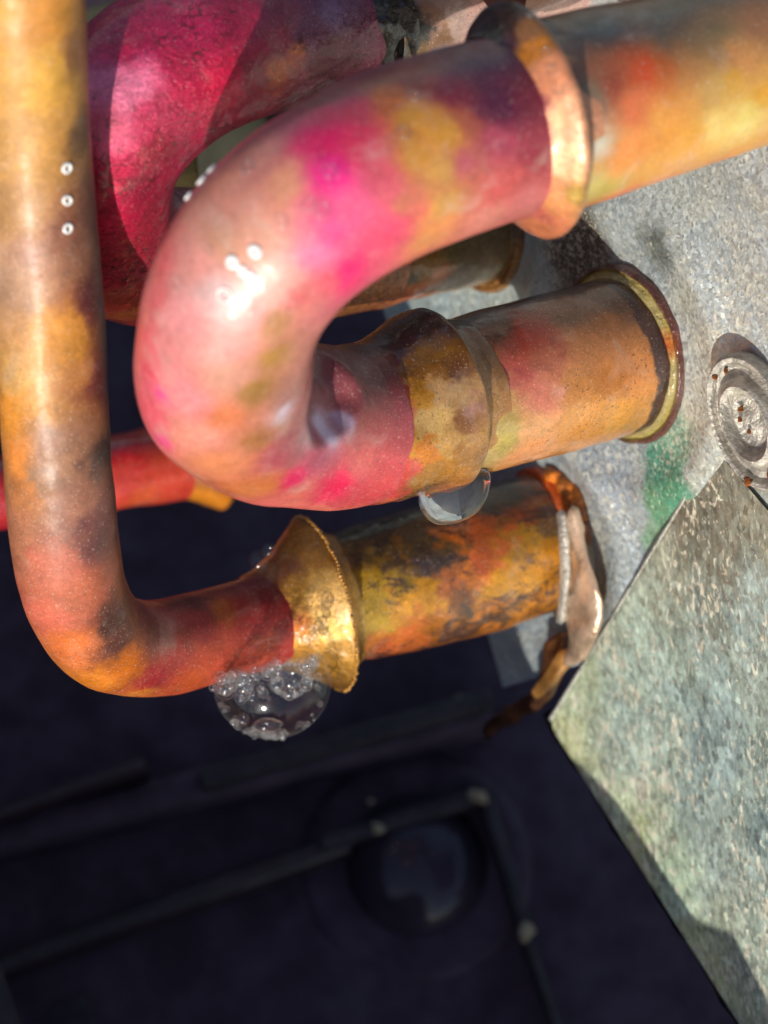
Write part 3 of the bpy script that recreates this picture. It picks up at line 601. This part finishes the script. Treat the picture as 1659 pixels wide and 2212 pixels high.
# --- back return bend (crimson), its scorched joint and the pale tube behind
org5 = P(260, 350, 0.8)
t5 = thing('return_bend', org5, 'crimson crazed copper return bend at the upper left, behind the large pink bend', 'copper pipe')
bb = [(745, 35, .65, .465), (640, 50, .9, .465), (520, 80, 1.15, .465), (400, 130, 1.4, .462), (300, 205, 1.52, .46), (222, 310, 1.5, .455), (200, 420, 1.2, .45), (225, 505, .8, .445), (310, 550, .35, .44), (450, 560, 0.0, .44), (640, 545, -.4, .44), (800, 520, -.75, .44)]
g_b = sweep(uv_pts(bb), 0.028, 150, 0.010, 2, 40)
p = [(250, 60, 50, (186, 26, 66)), (400, 60, 40, (190, 30, 70)), (245, 200, 40, (222, 120, 130)), (225, 280, 30, (214, 96, 108)), (330, 250, 30, (176, 44, 70)), (400, 150, 34, (178, 24, 60)), (520, 60, 36, (166, 22, 56)), (480, 170, 26, (196, 22, 60)), (600, 60, 30, (150, 50, 62)), (600, 140, 16, (196, 104, 50)), (640, 110, 12, (206, 110, 50)), (660, 70, 24, (128, 74, 86)), (700, 120, 20, (110, 46, 52)), (560, 150, 20, (150, 50, 60)),  # palest pink patches paint in the bend's highlight
     (240, 420, 40, (176, 26, 58)), (260, 560, 34, (184, 34, 56)), (240, 650, 16, (196, 80, 50)), (260, 680, 12, (206, 130, 50)), (230, 480, 30, (190, 30, 60)), (720, 40, 18, (130, 100, 110)), (290, 420, 20, (130, 20, 46)), (330, 330, 16, (150, 20, 46)),
     (500, 600, 30, (120, 40, 40)), (750, 620, 20, (170, 110, 40))]
p = [(a_, b_, c_, (min(255, x_[0] * 1.12), x_[1] * 1.05, min(255, x_[2] * 1.25))) for a_, b_, c_, x_ in p]
gbuild('bend_pipe', g_b, M_red, org5, t5, paint(g_b, p, 0.05, 5, 5, mot=0.06))
J0, J1 = (740, 36, .66), (815, 16, .55)
g = profile_sweep(J0, (1000, -30, .30), [(-.05, .47), (.0, .49), (.06, .485), (.12, .47), (.2, .48), (.24, .465)], 0.012, 140, bump=0.03, bf=5, seed=44)
gbuild('scorched_joint', g, M_burnt, org5, t5)
t6 = thing('coil_tube', P(900, 0, .4), 'pale pinkish tube with black burnt flux spots at the top edge', 'copper pipe')
g = profile_sweep((775, 28, .62), (1200, -80, .05), [(.03, .47), (.1, .455), (.5, .45), (1.6, .45)], 0.02, 140, bump=0.01, bf=3, seed=46)
p = [(800, 40, 12, (190, 140, 140)), (830, 60, 14, (190, 190, 140)), (860, 20, 14, (150, 140, 140)), (900, 60, 16, (24, 22, 22)), (850, 90, 14, (170, 120, 60)), (880, 30, 12, (30, 26, 26)), (930, 40, 16, (150, 110, 90)), (980, 30, 30, (180, 150, 140)), (1040, 0, 30, (190, 150, 140)), (900, 95, 12, (130, 100, 60)), (960, 70, 16, (130, 90, 60)), (840, 120, 14, (150, 150, 140)), (870, 0, 14, (40, 34, 34)), (890, 85, 10, (20, 18, 18))]
gbuild('tube_body', g, M_tube, P(900, 0, .4), t6, paint(g, p, 0.05, 6, 7))
# lower run of the crimson bend: gold tube with collar on the plate
z5 = float(B5[2]); b5 = (1035, 470, z5)
t7 = thing('coil_tube', P(900, 500, z5 + .2), 'gold brown tube peeking out under the large pink bend, ending in a small collar', 'copper pipe')
g = profile_sweep(b5, (780, 522, -.75), [(-.1, .45), (.5, .445), (1.2, .44)], 0.025, 110, bump=0.015, bf=3, seed=50)
p = [(760, 640, 20, (170, 110, 30)), (820, 610, 20, (176, 96, 30)), (880, 600, 14, (96, 84, 66)), (920, 560, 22, (150, 104, 46)), (980, 540, 22, (130, 110, 70)), (900, 620, 14, (200, 110, 60)), (960, 590, 14, (190, 110, 60)), (850, 570, 14, (190, 96, 30)), (1000, 580, 12, (110, 84, 60))]
gbuild('tube_body', g, M_tube, P(900, 500, z5 + .2), t7, paint(g, p, 0.06, 5, 6))
g = profile_sweep(b5, (780, 522, -.75), [(-.1, .52), (.0, .52), (.04, .505), (.05, .485), (.03, .465), (.05, .45)], 0.012, 110, bump=0.008, bf=6, seed=51)
gbuild('plate_collar', g, M_ring, P(900, 500, z5 + .2), t7, paint(g, [(1040, 540, 20, (150, 100, 40)), (1030, 590, 20, (160, 110, 50)), (1045, 470, 30, (110, 84, 60))], 0.02))

# --- blurred red pipe far behind with a flare
t8 = thing('coil_tube', P(300, 1010, -2.2), 'out of focus red pipe far behind, between the thin left pipe and the pink bend', 'copper pipe')
g = sweep(uv_pts([(-300, 1120, -1.7, .26), (-40, 1075, -1.9, .26), (150, 1040, -2.1, .26), (300, 1010, -2.3, .27), (390, 1000, -2.45, .27)]), 0.04, 60, 0.02, 3, 60)
gbuild('tube_body', g, M_pipe, P(300, 1010, -2.2), t8, paint(g, [(0, 1080, 40, (170, 30, 40)), (260, 960, 30, (190, 20, 30)), (270, 1040, 30, (204, 60, 50)), (350, 1010, 30, (196, 60, 40)), (300, 1070, 20, (200, 80, 40))], 0.05))
g = profile_sweep((448, 975, -2.55), (380, 995, -2.45), [(-.06, .40), (.0, .44), (.03, .45), (.14, .36), (.26, .28), (.34, .265)], 0.02, 90, bump=0.012, bf=4, seed=61)
gbuild('flared_rim', g, M_pipe, P(300, 1010, -2.2), t8, paint(g, [(440, 1080, 30, (200, 120, 20)), (400, 1030, 26, (190, 100, 20)), (460, 1020, 30, (150, 84, 16))], 0.05))

# --- tube sliver crossing above the rim at the top edge
t9 = thing('coil_tube', P(1250, -150, 1.2), 'sliver of another copper tube cut off by the top edge, above the flared rim', 'copper pipe')
g = sweep(uv_pts([(1060, -110, 1.2, .42), (1180, -150, 1.1, .42), (1400, -215, .8, .42)]), 0.05, 60, 0.01, 2, 63)
gbuild('tube_body', g, M_pipe, P(1250, -150, 1.2), t9, paint(g, [(1150, 0, 60, (200, 130, 90)), (1060, 0, 40, (190, 120, 100))], 0.05))

# ------------------------------------------------------------------ backing and drip pan
UPv = np.array([0, math.sin(TILT), math.cos(TILT)])               # world up in the tilted frame
UPV = Vector(UPv); RT = Vector((1, 0, 0)); FW = UPV.cross(RT)      # across the pan floor
pan_o = P(700, 1900, -5.2)
def ray_floor(u, v, lift=0.0): return ray_plane(u, v, UPv, pan_o + UPv * lift)
pan = thing('drip_pan', pan_o, 'shadowed black plastic drip pan with raised ribs, below and behind the pipes', 'drip pan')
n = 90; xs = np.linspace(-14, 14, n); ys = np.linspace(-9, 24, n)
fl = pan_o + xs[:, None, None] * np.array(RT) + ys[None, :, None] * np.array(FW)
fl = fl + (0.05 * fbm(fl, 0.5, 3, 3))[..., None] * UPv
gfl = Grid(fl, False); gbuild('pan_floor', gfl, M_black, pan_o, pan)
def rib(name, a, b, wid, hgt, mat, lift=0.0, bev=0.06, parent=pan):
    a = ray_floor(*a); b = ray_floor(*b); d = Vector(b - a); L = d.length; d.normalize()
    o = (a + b) / 2 + UPv * (hgt / 2 + lift)
    return slab(name, o, d, UPV.cross(d), UPV, (L, wid, hgt), mat, parent, bev, segs=3)
rib('rib', (-250, 1900), (1060, 1560), .30, .5, M_black, bev=.12)
rib('rib', (440, 1722), (1060, 1545), .17, .66, M_dull, bev=.07)
rib('rib', (-50, 2120), (760, 1830), .20, .35, M_wetrib, bev=.09)
rib('rib', (690, 1842), (1030, 1740), .14, .42, M_dull, bev=.06)
rib('rib', (1040, 1725), (1130, 2020), .12, .42, M_dull, bev=.05)
rib('rib', (1130, 2025), (1210, 2260), .10, .3, M_dull, bev=.05)
rib('rib', (-150, 1860), (330, 1690), .09, .75, M_wetrib, bev=.04)
# round boss with a wet domed cap
bo = ray_floor(900, 1870)
def lathe(name, o, axis, prof, mat, parent, nt=72, bump=0.0, seed=0):
    axis = np.array(axis, float); axis /= np.linalg.norm(axis)
    n0 = np.cross(axis, [0.3, 1, 0.1]); n0 /= np.linalg.norm(n0); b0 = np.cross(axis, n0)
    th = np.linspace(0, 2 * np.pi, nt, endpoint=False); dirs = np.cos(th)[:, None] * n0 + np.sin(th)[:, None] * b0
    pr = np.array(prof, float)
    V = np.asarray(o) + pr[:, 0][:, None, None] * axis + np.maximum(pr[:, 1], 1e-4)[:, None, None] * dirs[None]
    if bump: V = V + (fbm(V, 4, seed, 3) * bump)[..., None] * axis
    g = Grid(V)
    # orient by the profile: faces away from the lower centre
    c = np.asarray(o) + axis * (pr[:, 0].min() - 0.0)
    g.flip = g.flip if ((g.V - c) * g.N).sum() > 0 else (not g.flip)
    return gbuild(name, g, mat, o, parent)
boss = lathe('boss', bo, UPv, [(-.1, 1.0), (.02, .98), (.05, .92), (.06, .84), (.06, .78), (.05, .60)], M_black, pan, bump=.02, seed=3)
lathe('domed_cap', bo, UPv, [(.02, .60), (.10, .58), (.22, .50), (.31, .38), (.37, .24), (.40, .12), (.405, 0)], M_blackgloss, pan)
# unseen walls added to shade the pan, on the left and near side
slab('shade_wall', P(-900, 1900, -2.6), RT, FW, UPV, (0.3, 22, 7), M_black, pan, .08)
# unseen near wall, its notched top shaped to shade the flange's edge strip
Sp = [flange_at(u, v) for u, v in ((1192, 1590), (1330, 1722), (1497, 1975), (1520, 1990), (1582, 2008), (1600, 2040), (1690, 2215), (1900, 2600))]
top = [np.array([-9, -7.6, 2.4]), np.array([-3.0, -6.4, 3.0]), np.array([-.6, -5.4, 3.3])] + [x + np.array(SUN) * 5 for x in Sp]
top = np.array(top); top[3:, 1] += 0
G_ = np.array([[x + UPv * (-k) + np.array([0, -dy, 0]) for x in top] for k, dy in ((9, 0), (3, 0), (.02, 0), (0, .03), (0, .25), (.05, .3), (9, .3))])
gw = Grid(G_, False); gbuild('shade_wall', gw, M_black, pan_o, pan)
# added flush lip beside the flange, near black to look unlit
lip = []
outw = -np.cross(FN, e2); outw = outw if np.dot(outw, bis - F2) < 0 else -outw
ts = np.concatenate([np.linspace(-.1, 1.65, 24), np.linspace(1.67, 1.8, 8), np.linspace(1.9, 4.2, 20)])
for t in ts:
    hh = -0.03
    hh += 0.012 * math.sin(t * 9) + .008 * math.sin(t * 23)
    base = F2 + e2 * t + outw * 0.012
    lip.append([base - FN * 2.5, base + FN * (hh - .03), base + FN * hh + outw * .03, base + FN * hh + outw * .045, base + FN * (hh - .03) + outw * .06, base - FN * 2.5 + outw * .12])
gl = Grid(np.array(lip), False)
gbuild('dark_lip', gl, M_lip, pan_o, pan)
# crumbs of dried solder and droplets lying in the pan
def blob(name, o, r, mat, parent=None, sq=(1, 1, 1), amp=0.3, f=3.0, seed=0, sub=3):
    bm = bmesh.new(); bmesh.ops.create_icosphere(bm, subdivisions=sub, radius=1)
    V = np.array([v.co[:] for v in bm.verts]); V = V * (1 + amp * fbm(V + seed, f / 3, seed, 2))[:, None] * r * np.array(sq)
    F = [[v.index for v in fc.verts] for fc in bm.faces]; bm.free()
    return build(name, V + np.asarray(o), F, mat, o, parent)
M_crumb = plain('pale crumb', (0.40, 0.31, 0.20), 0.45, 0, 0.6, 20)
for k, (u, v, r, lb) in enumerate([(1038, 1720, .07, 'pale crumb lying at the upper corner of the ribs in the black pan'), (1132, 2012, .065, 'pale crumb lying at the lower end of the rib in the black pan'),
                                   (815, 1790, .05, 'small tan crumb on the grey rib above the domed cap'), (990, 1512, .04, 'small tan crumb in the shade below the lowest copper tube'), (800, 1730, .025, 'tiny orange crumb left of the ribs in the black pan')]):
    tag(blob('crumb', ray_floor(u, v, .45), r, M_crumb, seed=k, amp=.5), lb, 'debris', 'crumbs lying in the pan')
# grey sheet corner bottom left, and loose flake
slab('x', P(-60, 2260, -2.0), Vector((1, .35, 0)).normalized(), Vector((-.35, 1, 0)).normalized(), Vector((0, 0, 1)), (.75, 1.0, .04), M_dull, None, .01).name = 'side_bracket'
tag(bpy.data.objects['side_bracket'], 'dull grey sheet bracket cut off at the bottom left corner', 'bracket')
tag(slab('loose_flake', ray_floor(155, 2200, .2), Vector((.9, .4, 0)).normalized(), Vector((-.4, .9, 0)).normalized(), Vector((0, 0, 1)), (.34, .26, .03), M_dull, None, .008), 'small square grey flake at the bottom edge in the black pan', 'debris')

# olive backing seen through the hole of the crimson bend
bk = P(480, 250, -3.6)
tag(slab('backing_panel', bk, Vector((1, .3, .0)).normalized(), Vector((-.3, 1, 0)).normalized(), Vector((0, 0, 1)), (3.6, 2.2, .06), M_olive, None, .02), 'dim olive grey panel seen through the loop of the crimson bend', 'metal plate')
tag(slab('gold_tab', P(372, 362, -1.4), Vector((1, .1, .2)).normalized(), Vector((-.1, 1, .1)).normalized(), Vector((-.2, -.1, 1)).normalized(), (.36, .42, .05), M_oldgold, None, .02), 'small tarnished gold tab glimpsed inside the loop of the crimson bend', 'metal tab')

# ------------------------------------------------------------------ bits at the foot of the lowest tube
q0 = np.array(B3)
def strip(name, pts, wv, thick, mat, parent, n=30, bump=0.01, seed=0, ws=None):
    q, _ = spline([tuple(x) + (w_,) for x, w_ in zip(pts, ws or [1] * len(pts))], 0.03); C = q[:, :3]; W_ = q[:, 3][:, None, None]; wv = np.asarray(wv, float)
    T = np.gradient(C, axis=0); nn = np.cross(T, wv); nn /= np.linalg.norm(nn, axis=1, keepdims=True)
    nn[nn[:, 2] < 0] *= -1
    a = np.linspace(0, 2 * np.pi, 24, endpoint=False)
    ca = np.sign(np.cos(a)) * np.abs(np.cos(a)) ** .6; sa = np.sign(np.sin(a)) * np.abs(np.sin(a)) ** .8
    V = C[:, None] + ca[None, :, None] * wv / 2 * W_ + sa[None, :, None] * nn[:, None] * thick / 2
    V[0] = V[0].mean(0); V[-1] = V[-1].mean(0)
    V = V + (fbm(V, 5, seed, 3) * bump)[..., None] * nn[:, None]
    g = Grid(V); return gbuild(name, g, mat, C[0], parent)
zz = z3
tab = thing('solder_tab', P(1290, 1290, zz + .1), 'shiny bronze tab between the lowest tube and the flange edge', 'metal tab')
def PP(u, v, dz=0.0): return ray_plane(u + 14, v, PN, B2) + PN * dz
strip('blade', [PP(1262, 1080, .14), PP(1280, 1180, .16), PP(1295, 1270, .2), PP(1300, 1350, .22), PP(1280, 1420, .2)], np.array([.26, .10, .42]) * .75, .07, M_bronze, tab, seed=2, bump=.03, ws=[.12, .45, 1.0, .95, .5])
strip('edge_bead', [PP(1250, 1085, .2), PP(1268, 1160, .24), PP(1275, 1230, .26), PP(1262, 1330, .25)], np.array([.05, .0, .06]), .05, M_zinc, tab, seed=4, bump=.01)
tag(strip('brown_clamp', [PP(1215, 1360, .1), PP(1222, 1420, .14), PP(1205, 1480, .16), PP(1150, 1520, .14), PP(1075, 1565, .1)], np.array([.16, .1, .2]), .12, M_brown, None, seed=6, bump=.04), 'brown scorched clamp curling round below the lowest tube', 'clamp')
tag(strip('bronze_smear', [PP(1258, 1385, .2), PP(1244, 1420, .2), PP(1222, 1455, .2), PP(1195, 1490, .18)], np.array([.08, -.04, .12]), .10, M_smear, None, seed=7, bump=.04, ws=[.5, 1, .9, .5]), 'smeared bronze solder lump tucked beside the corner of the flange', 'solder')

# ------------------------------------------------------------------ embossed oval fastener at right edge
fo = P(1622, 914, 0.95)
fast = thing('screw_cap', fo, 'rust spotted zinc screw cap with pressed oval ridges at the right edge', 'screw')
fn = np.array([-.62, -.12, .77]); fn /= np.linalg.norm(fn)
fy = np.array([-.45, .89, 0]); fy -= fn * np.dot(fy, fn); fy /= np.linalg.norm(fy); fx = np.cross(fy, fn)
prof = [(0, 1.0, -.22), (0, 1.03, -.08), (0, 1.01, .0), (0, .95, .04), (0, .88, .03), (0, .80, -.02), (0, .70, .0), (0, .62, .07), (0, .54, .10), (0, .46, .06), (0, .38, .0), (0, .25, -.01), (0, .12, .0), (0, .001, .0)]
th = np.linspace(0, 2 * np.pi, 120, endpoint=False)
rows = []
qq = np.array(prof); L = np.linspace(0, len(prof) - 1, 90)
pr = np.stack([np.interp(L, np.arange(len(prof)), qq[:, 1]), np.interp(L, np.arange(len(prof)), qq[:, 2])], 1)
for rr, hz in pr:
    rows.append(fo + (np.cos(th) * .25 * rr)[:, None] * fx + (np.sin(th) * .42 * rr)[:, None] * fy + hz * .9 * fn)
V = np.array(rows); V += (0.010 * fbm(V, 5, 2, 3))[..., None] * fn
g = Grid(V); g.N = g.N if (g.N * fn).sum() > 0 else -g.N
f = g.faces(); 
gbuild('cap', g, M_zinc, fo, fast)
for k, (a_, b_, r_) in enumerate([(-.30, .78, .02), (.05, .80, .016), (-.1, .1, .018), (.05, .22, .02), (-.55, -.72, .032), (.15, -.75, .034), (-.2, .45, .012), (.3, .5, .014), (0.02, -.1, .014)]):
    blob('rust_spot', fo + fx * (a_ * .22 - .02) + fy * b_ * .42 + fn * .03, r_ * .8, M_rustd, fast, (1, 1.3, .5), .4, 3, k, 2)
dk = P(1672, 725, .55)
tag(blob('rubber_plug', dk, .30, M_brown, None, (.8, .7, 1.2), .12, 2, 3, 4), 'dark brown rounded plug cut off by the right edge, above the screw cap', 'plug')

# ------------------------------------------------------------------ water: drop, bubbles, foam
def drop():
    c = P(982, 1062, .62); a = np.linspace(0, 2 * np.pi, 48, endpoint=False); rows = []
    tilt = math.radians(-16)
    for t in np.linspace(0, 1, 26):
        ang = t * math.pi / 2 * 1.0
        r = math.cos(ang) ** .8 if t < 1 else 0.0005
        rows.append((-math.sin(ang) * .215 + .03, max(r, .0005)))
    rows = [(.09, .86), (.06, .97)] + rows
    V = []
    ex = np.array([math.cos(-tilt), math.sin(-tilt), -.28]); ex /= np.linalg.norm(ex)
    ey = np.array([0.05, -1., 0.0]); ez = np.cross(ex, ey); ez /= np.linalg.norm(ez)
    for y, r in rows: V.append(c - ey * (y - .0) * 1.0 + (np.cos(a) * r * .225)[:, None] * ex + (np.sin(a) * r * .2)[:, None] * ez)
    V = np.array(V); g = Grid(V); V2, _ = g.flat(); F = [tuple(x) for x in g.faces()]
    top = len(V2); V2 = np.vstack([V2, V[0].mean(0)]); cap = [(i, (i + 1) % 48, top) for i in range(48)]
    ob = build('water_drop', V2, F + cap, M_water, c)
    bm = bmesh.new(); bm.from_mesh(ob.data); bmesh.ops.remove_doubles(bm, verts=bm.verts, dist=1e-4); bmesh.ops.recalc_face_normals(bm, faces=bm.faces)
    for f_ in bm.faces: f_.smooth = True
    bm.to_mesh(ob.data); bm.free(); return ob
tag(drop(), 'clear water drop hanging under the flared rim of the middle tube', 'water drop')

def sphere_mesh(name, mat, sub=3):
    bm = bmesh.new(); bmesh.ops.create_icosphere(bm, subdivisions=sub, radius=1); me = bpy.data.meshes.new(name)
    bm.to_mesh(me); bm.free(); me.materials.append(mat)
    for p_ in me.polygons: p_.use_smooth = True
    return me
def torus_mesh(name, mat, minor=.34):
    a = np.linspace(0, 2 * np.pi, 28, endpoint=False); b_ = np.linspace(0, 2 * np.pi, 12, endpoint=False)
    V = np.array([[((1 + minor * math.cos(y)) * math.cos(x), (1 + minor * math.cos(y)) * math.sin(x), minor * .8 * math.sin(y)) for y in b_] for x in a]) / (1 + minor)
    F = [(i * 12 + j, ((i + 1) % 28) * 12 + j, ((i + 1) % 28) * 12 + (j + 1) % 12, i * 12 + (j + 1) % 12) for i in range(28) for j in range(12)]
    me = bpy.data.meshes.new(name); me.from_pydata([tuple(x) for x in V.reshape(-1, 3)], [], F); me.materials.append(mat)
    for p_ in me.polygons: p_.use_smooth = True
    return me
ME_ring = torus_mesh('bubble', M_white, .62); ME_thin = torus_mesh('bubble', M_foam, .2); ME_sph = sphere_mesh('bubble', M_film, 4); ME_faint = sphere_mesh('bubble', film_mat('thinnest soap film', 0.0, 0.3, body=0.1), 4)
def orient(n):
    q = Vector(n).to_track_quat('Z', 'Y'); return (ROT @ q.to_matrix()).to_euler()
def ring_on(g, u, v, r, me, label, group, kz=1.0):  # lays a ring modelled for a blurred glint on the pipe
    p_, n_ = anchor(g, u, v)
    ob = bpy.data.objects.new('bubble', me); sc.collection.objects.link(ob)
    ob.location = ROT @ Vector(p_ + n_ * r * .15) + LIFT; ob.rotation_euler = orient(n_); ob.scale = (r * random.uniform(.85, 1.2), r * random.uniform(.75, 1.1), r * kz)
    return tag(ob, label, 'bubble', group)
BR = 'white rings modelled as blurred glints on the pink bend'  # rings modelled in place of sun glints blurred by the lens
for u, v, r, lb in [(549, 545, .033, 'uppermost white glint ring of the cluster of four on the pink bend'), (503, 567, .033, 'leftmost white glint ring of the row of three on the pink bend'), (520, 587, .031, 'middle white glint ring of the row of three on the pink bend'),
                    (543, 601, .031, 'rightmost white glint ring of the row of three on the pink bend')]:
    ring_on(g_u, u, v, r, ME_ring, lb, BR)
ring_on(g_u, 481, 643, .036, torus_mesh('bubble', M_white, .16), 'thin yellowish double glint ring below the cluster on the pink bend', BR)
ring_on(g_u, 438, 354, .03, ME_ring, 'upper of three white glint rings on the outer edge of the pink bend', BR)
ring_on(g_u, 416, 379, .032, ME_ring, 'middle of three white glint rings on the outer edge of the pink bend', BR)
ring_on(g_u, 394, 405, .03, ME_ring, 'lower of three white glint rings on the outer edge of the pink bend', BR)
for u, v, r, lb in [(143, 362, .036, 'topmost white glint ring on the thin left pipe'), (147, 436, .032, 'middle flat white glint ring on the thin left pipe'), (147, 491, .03, 'lowest white glint ring on the thin left pipe')]:
    ring_on(g_f, u, v, r, torus_mesh('bubble', M_white, .45), lb, 'rings modelled as blurred glints on the thin left pipe')  # glints on the upright pipe, built as rings
for u, v, w_ in [(710, 375, 'on the hot pink patch'), (668, 437, 'beside the pink patch edge'), (693, 455, 'on the pink patch edge (lower of two)'), (388, 609, 'near the left side'), (870, 291, 'on the orange patch'), (896, 210, 'on the orange patch near its top'), (455, 535, 'left of the white cluster'),
                 (950, 105, 'on the dark plum band'), (534, 366, 'on the peach patch high up'), (600, 480, 'above the white cluster')]:
    ring_on(g_u, u, v, .036, ME_thin, 'faint clear glint ring %s of the pink bend' % w_, 'faint rings modelled as blurred glints on the pink bend')  # weaker blurred glints, built as thin rings
# foam under the gold flare
fc = P(588, 1478, -.28)
big = bpy.data.objects.new('foam_bubble', ME_sph); sc.collection.objects.link(big); big.location = ROT @ Vector(fc) + LIFT; big.scale = (.37, .345, .3); big.rotation_euler = (TILT, 0, .1)
tag(big, 'large clear soap bubble hanging under the gold flare', 'bubble', 'soap bubbles under the gold flare')
med = [(628, 1468, .095, 'dark round bubble upper right inside the large soap bubble'), (555, 1462, .05, 'small bubble at the middle of the large soap bubble'), (546, 1508, .04, 'ringed bubble at the left of the large soap bubble'), (525, 1555, .04, 'white bubble at the lower left wall of the large soap bubble'),
       (505, 1465, .045, 'small bubble at the upper left of the foam'), (590, 1440, .05, 'bubble at the top of the foam touching the pipe'), (652, 1440, .05, 'bubble between the foam and the gold flare'), (560, 1530, .03, 'little bubble beside the white bubble low in the foam')]
for u, v, r, lb in med:
    ob = bpy.data.objects.new('foam_bubble', ME_sph if r > .06 else ME_sph); sc.collection.objects.link(ob)
    ob.location = ROT @ Vector(P(u, v, -.05 + .03 * random.random())) + LIFT; ob.scale = (r, r, r); tag(ob, lb, 'bubble', 'soap bubbles under the gold flare')
rs = random.Random(5)
for k in range(26):
    t_ = rs.random(); u = 478 + 200 * t_; v = 1466 - 44 * t_ + abs(rs.gauss(0, 1)) * 26; r = rs.choice((.03, .04, .055, .075))
    ob = bpy.data.objects.new('foam_bubble', ME_sph); sc.collection.objects.link(ob)
    ob.location = ROT @ Vector(P(u, v, -.02 + .1 * rs.random())) + LIFT; ob.scale = (r, r, r * .9)
    tag(ob, 'one of the little clear bubbles crowded in the foam under the pipe', 'bubble', 'little foam bubbles under the pipe')
# froth of tiny bubbles: one mass
bm = bmesh.new(); bmesh.ops.create_icosphere(bm, subdivisions=2, radius=1); SV = np.array([v.co[:] for v in bm.verts]); SF = np.array([[v.index for v in f_.verts] for f_ in bm.faces]); bm.free()
Vs = []; Fs = []; base = 0
def froth_add(c, r):
    global base
    Vs.append(SV * r + c); Fs.append(SF + base); base += len(SV)
for k in range(120):
    t_ = random.random(); u = 470 + 215 * t_ + random.gauss(0, 6); top = 1462 - 46 * t_
    dep = abs(random.gauss(0, 1)) * (18 + 22 * t_)
    v = top + dep - 2
    if (u - 628) ** 2 + (v - 1468) ** 2 < 26 ** 2: continue
    froth_add(P(u, v, -.02 + random.uniform(-.18, .12)), random.choice((.010, .014, .018, .025, .034, .045)))
for k in range(90):          # a crescent of froth along the bottom of the big bubble
    a_ = random.gauss(4.5, .45); rr = random.uniform(.30, .34)
    froth_add(fc + np.array([math.cos(a_) * rr * 1.04, math.sin(a_) * rr, random.uniform(-.05, .1)]), random.choice((.01, .014, .02)))
for k in range(40):
    a_ = random.uniform(0, 6.28); froth_add(P(628, 1468, .0) + np.array([math.cos(a_) * .105, math.sin(a_) * .10, random.uniform(-.02, .06)]), random.choice((.010, .014, .02)))
froth = build('froth', np.vstack(Vs), np.vstack(Fs), M_foam, fc); froth['kind'] = 'stuff'
tag(froth, 'froth of tiny soap bubbles under the pipe and gold flare', 'froth')
# milky puddle at the bottom of the big bubble
tag(blob('soap_pool', P(575, 1568, -.22), .1, M_foam, None, (1.1, .42, .5), .3, 3, 5, 3), 'milky pool of soap at the bottom of the large bubble', 'soap')
# faint thin bubbles at the joint of the gold flare
for u, v, r, lb in [(560, 1215, .075, 'faint thin bubble above the joint of pipe and gold flare'), (582, 1190, .05, 'smaller faint bubble touching the gold flare near its top')]:
    ob = bpy.data.objects.new('bubble', ME_faint); sc.collection.objects.link(ob); ob.location = ROT @ Vector(P(u, v, -.45)) + LIFT; ob.scale = (r, r, r); tag(ob, lb, 'bubble')
for u, v, r in [(1216, 330, .03), (1222, 316, .028), (1219, 347, .03), (1210, 368, .026), (1232, 240, .03), (1196, 155, .03), (1180, 113, .03), (1222, 392, .028), (1236, 292, .03), (1212, 418, .026), (1148, 35, .028), (1205, 190, .026)]:
    ring_on(g_rim, u, v, r, ME_thin, 'tiny clear ring modelled as a glint in the row along the large flared rim', 'modelled glint rings along the large flared rim')  # out-of-focus sparkle along the rim, built as rings
# a few real beads of liquid
for gg, u, v, r, lb in [(g_u, 640, 1090, .03, 'bright bead of liquid on the underside of the pink bend')]:
    pass
for o in list(bpy.data.objects):
    if '_o' in o: del o['_o']
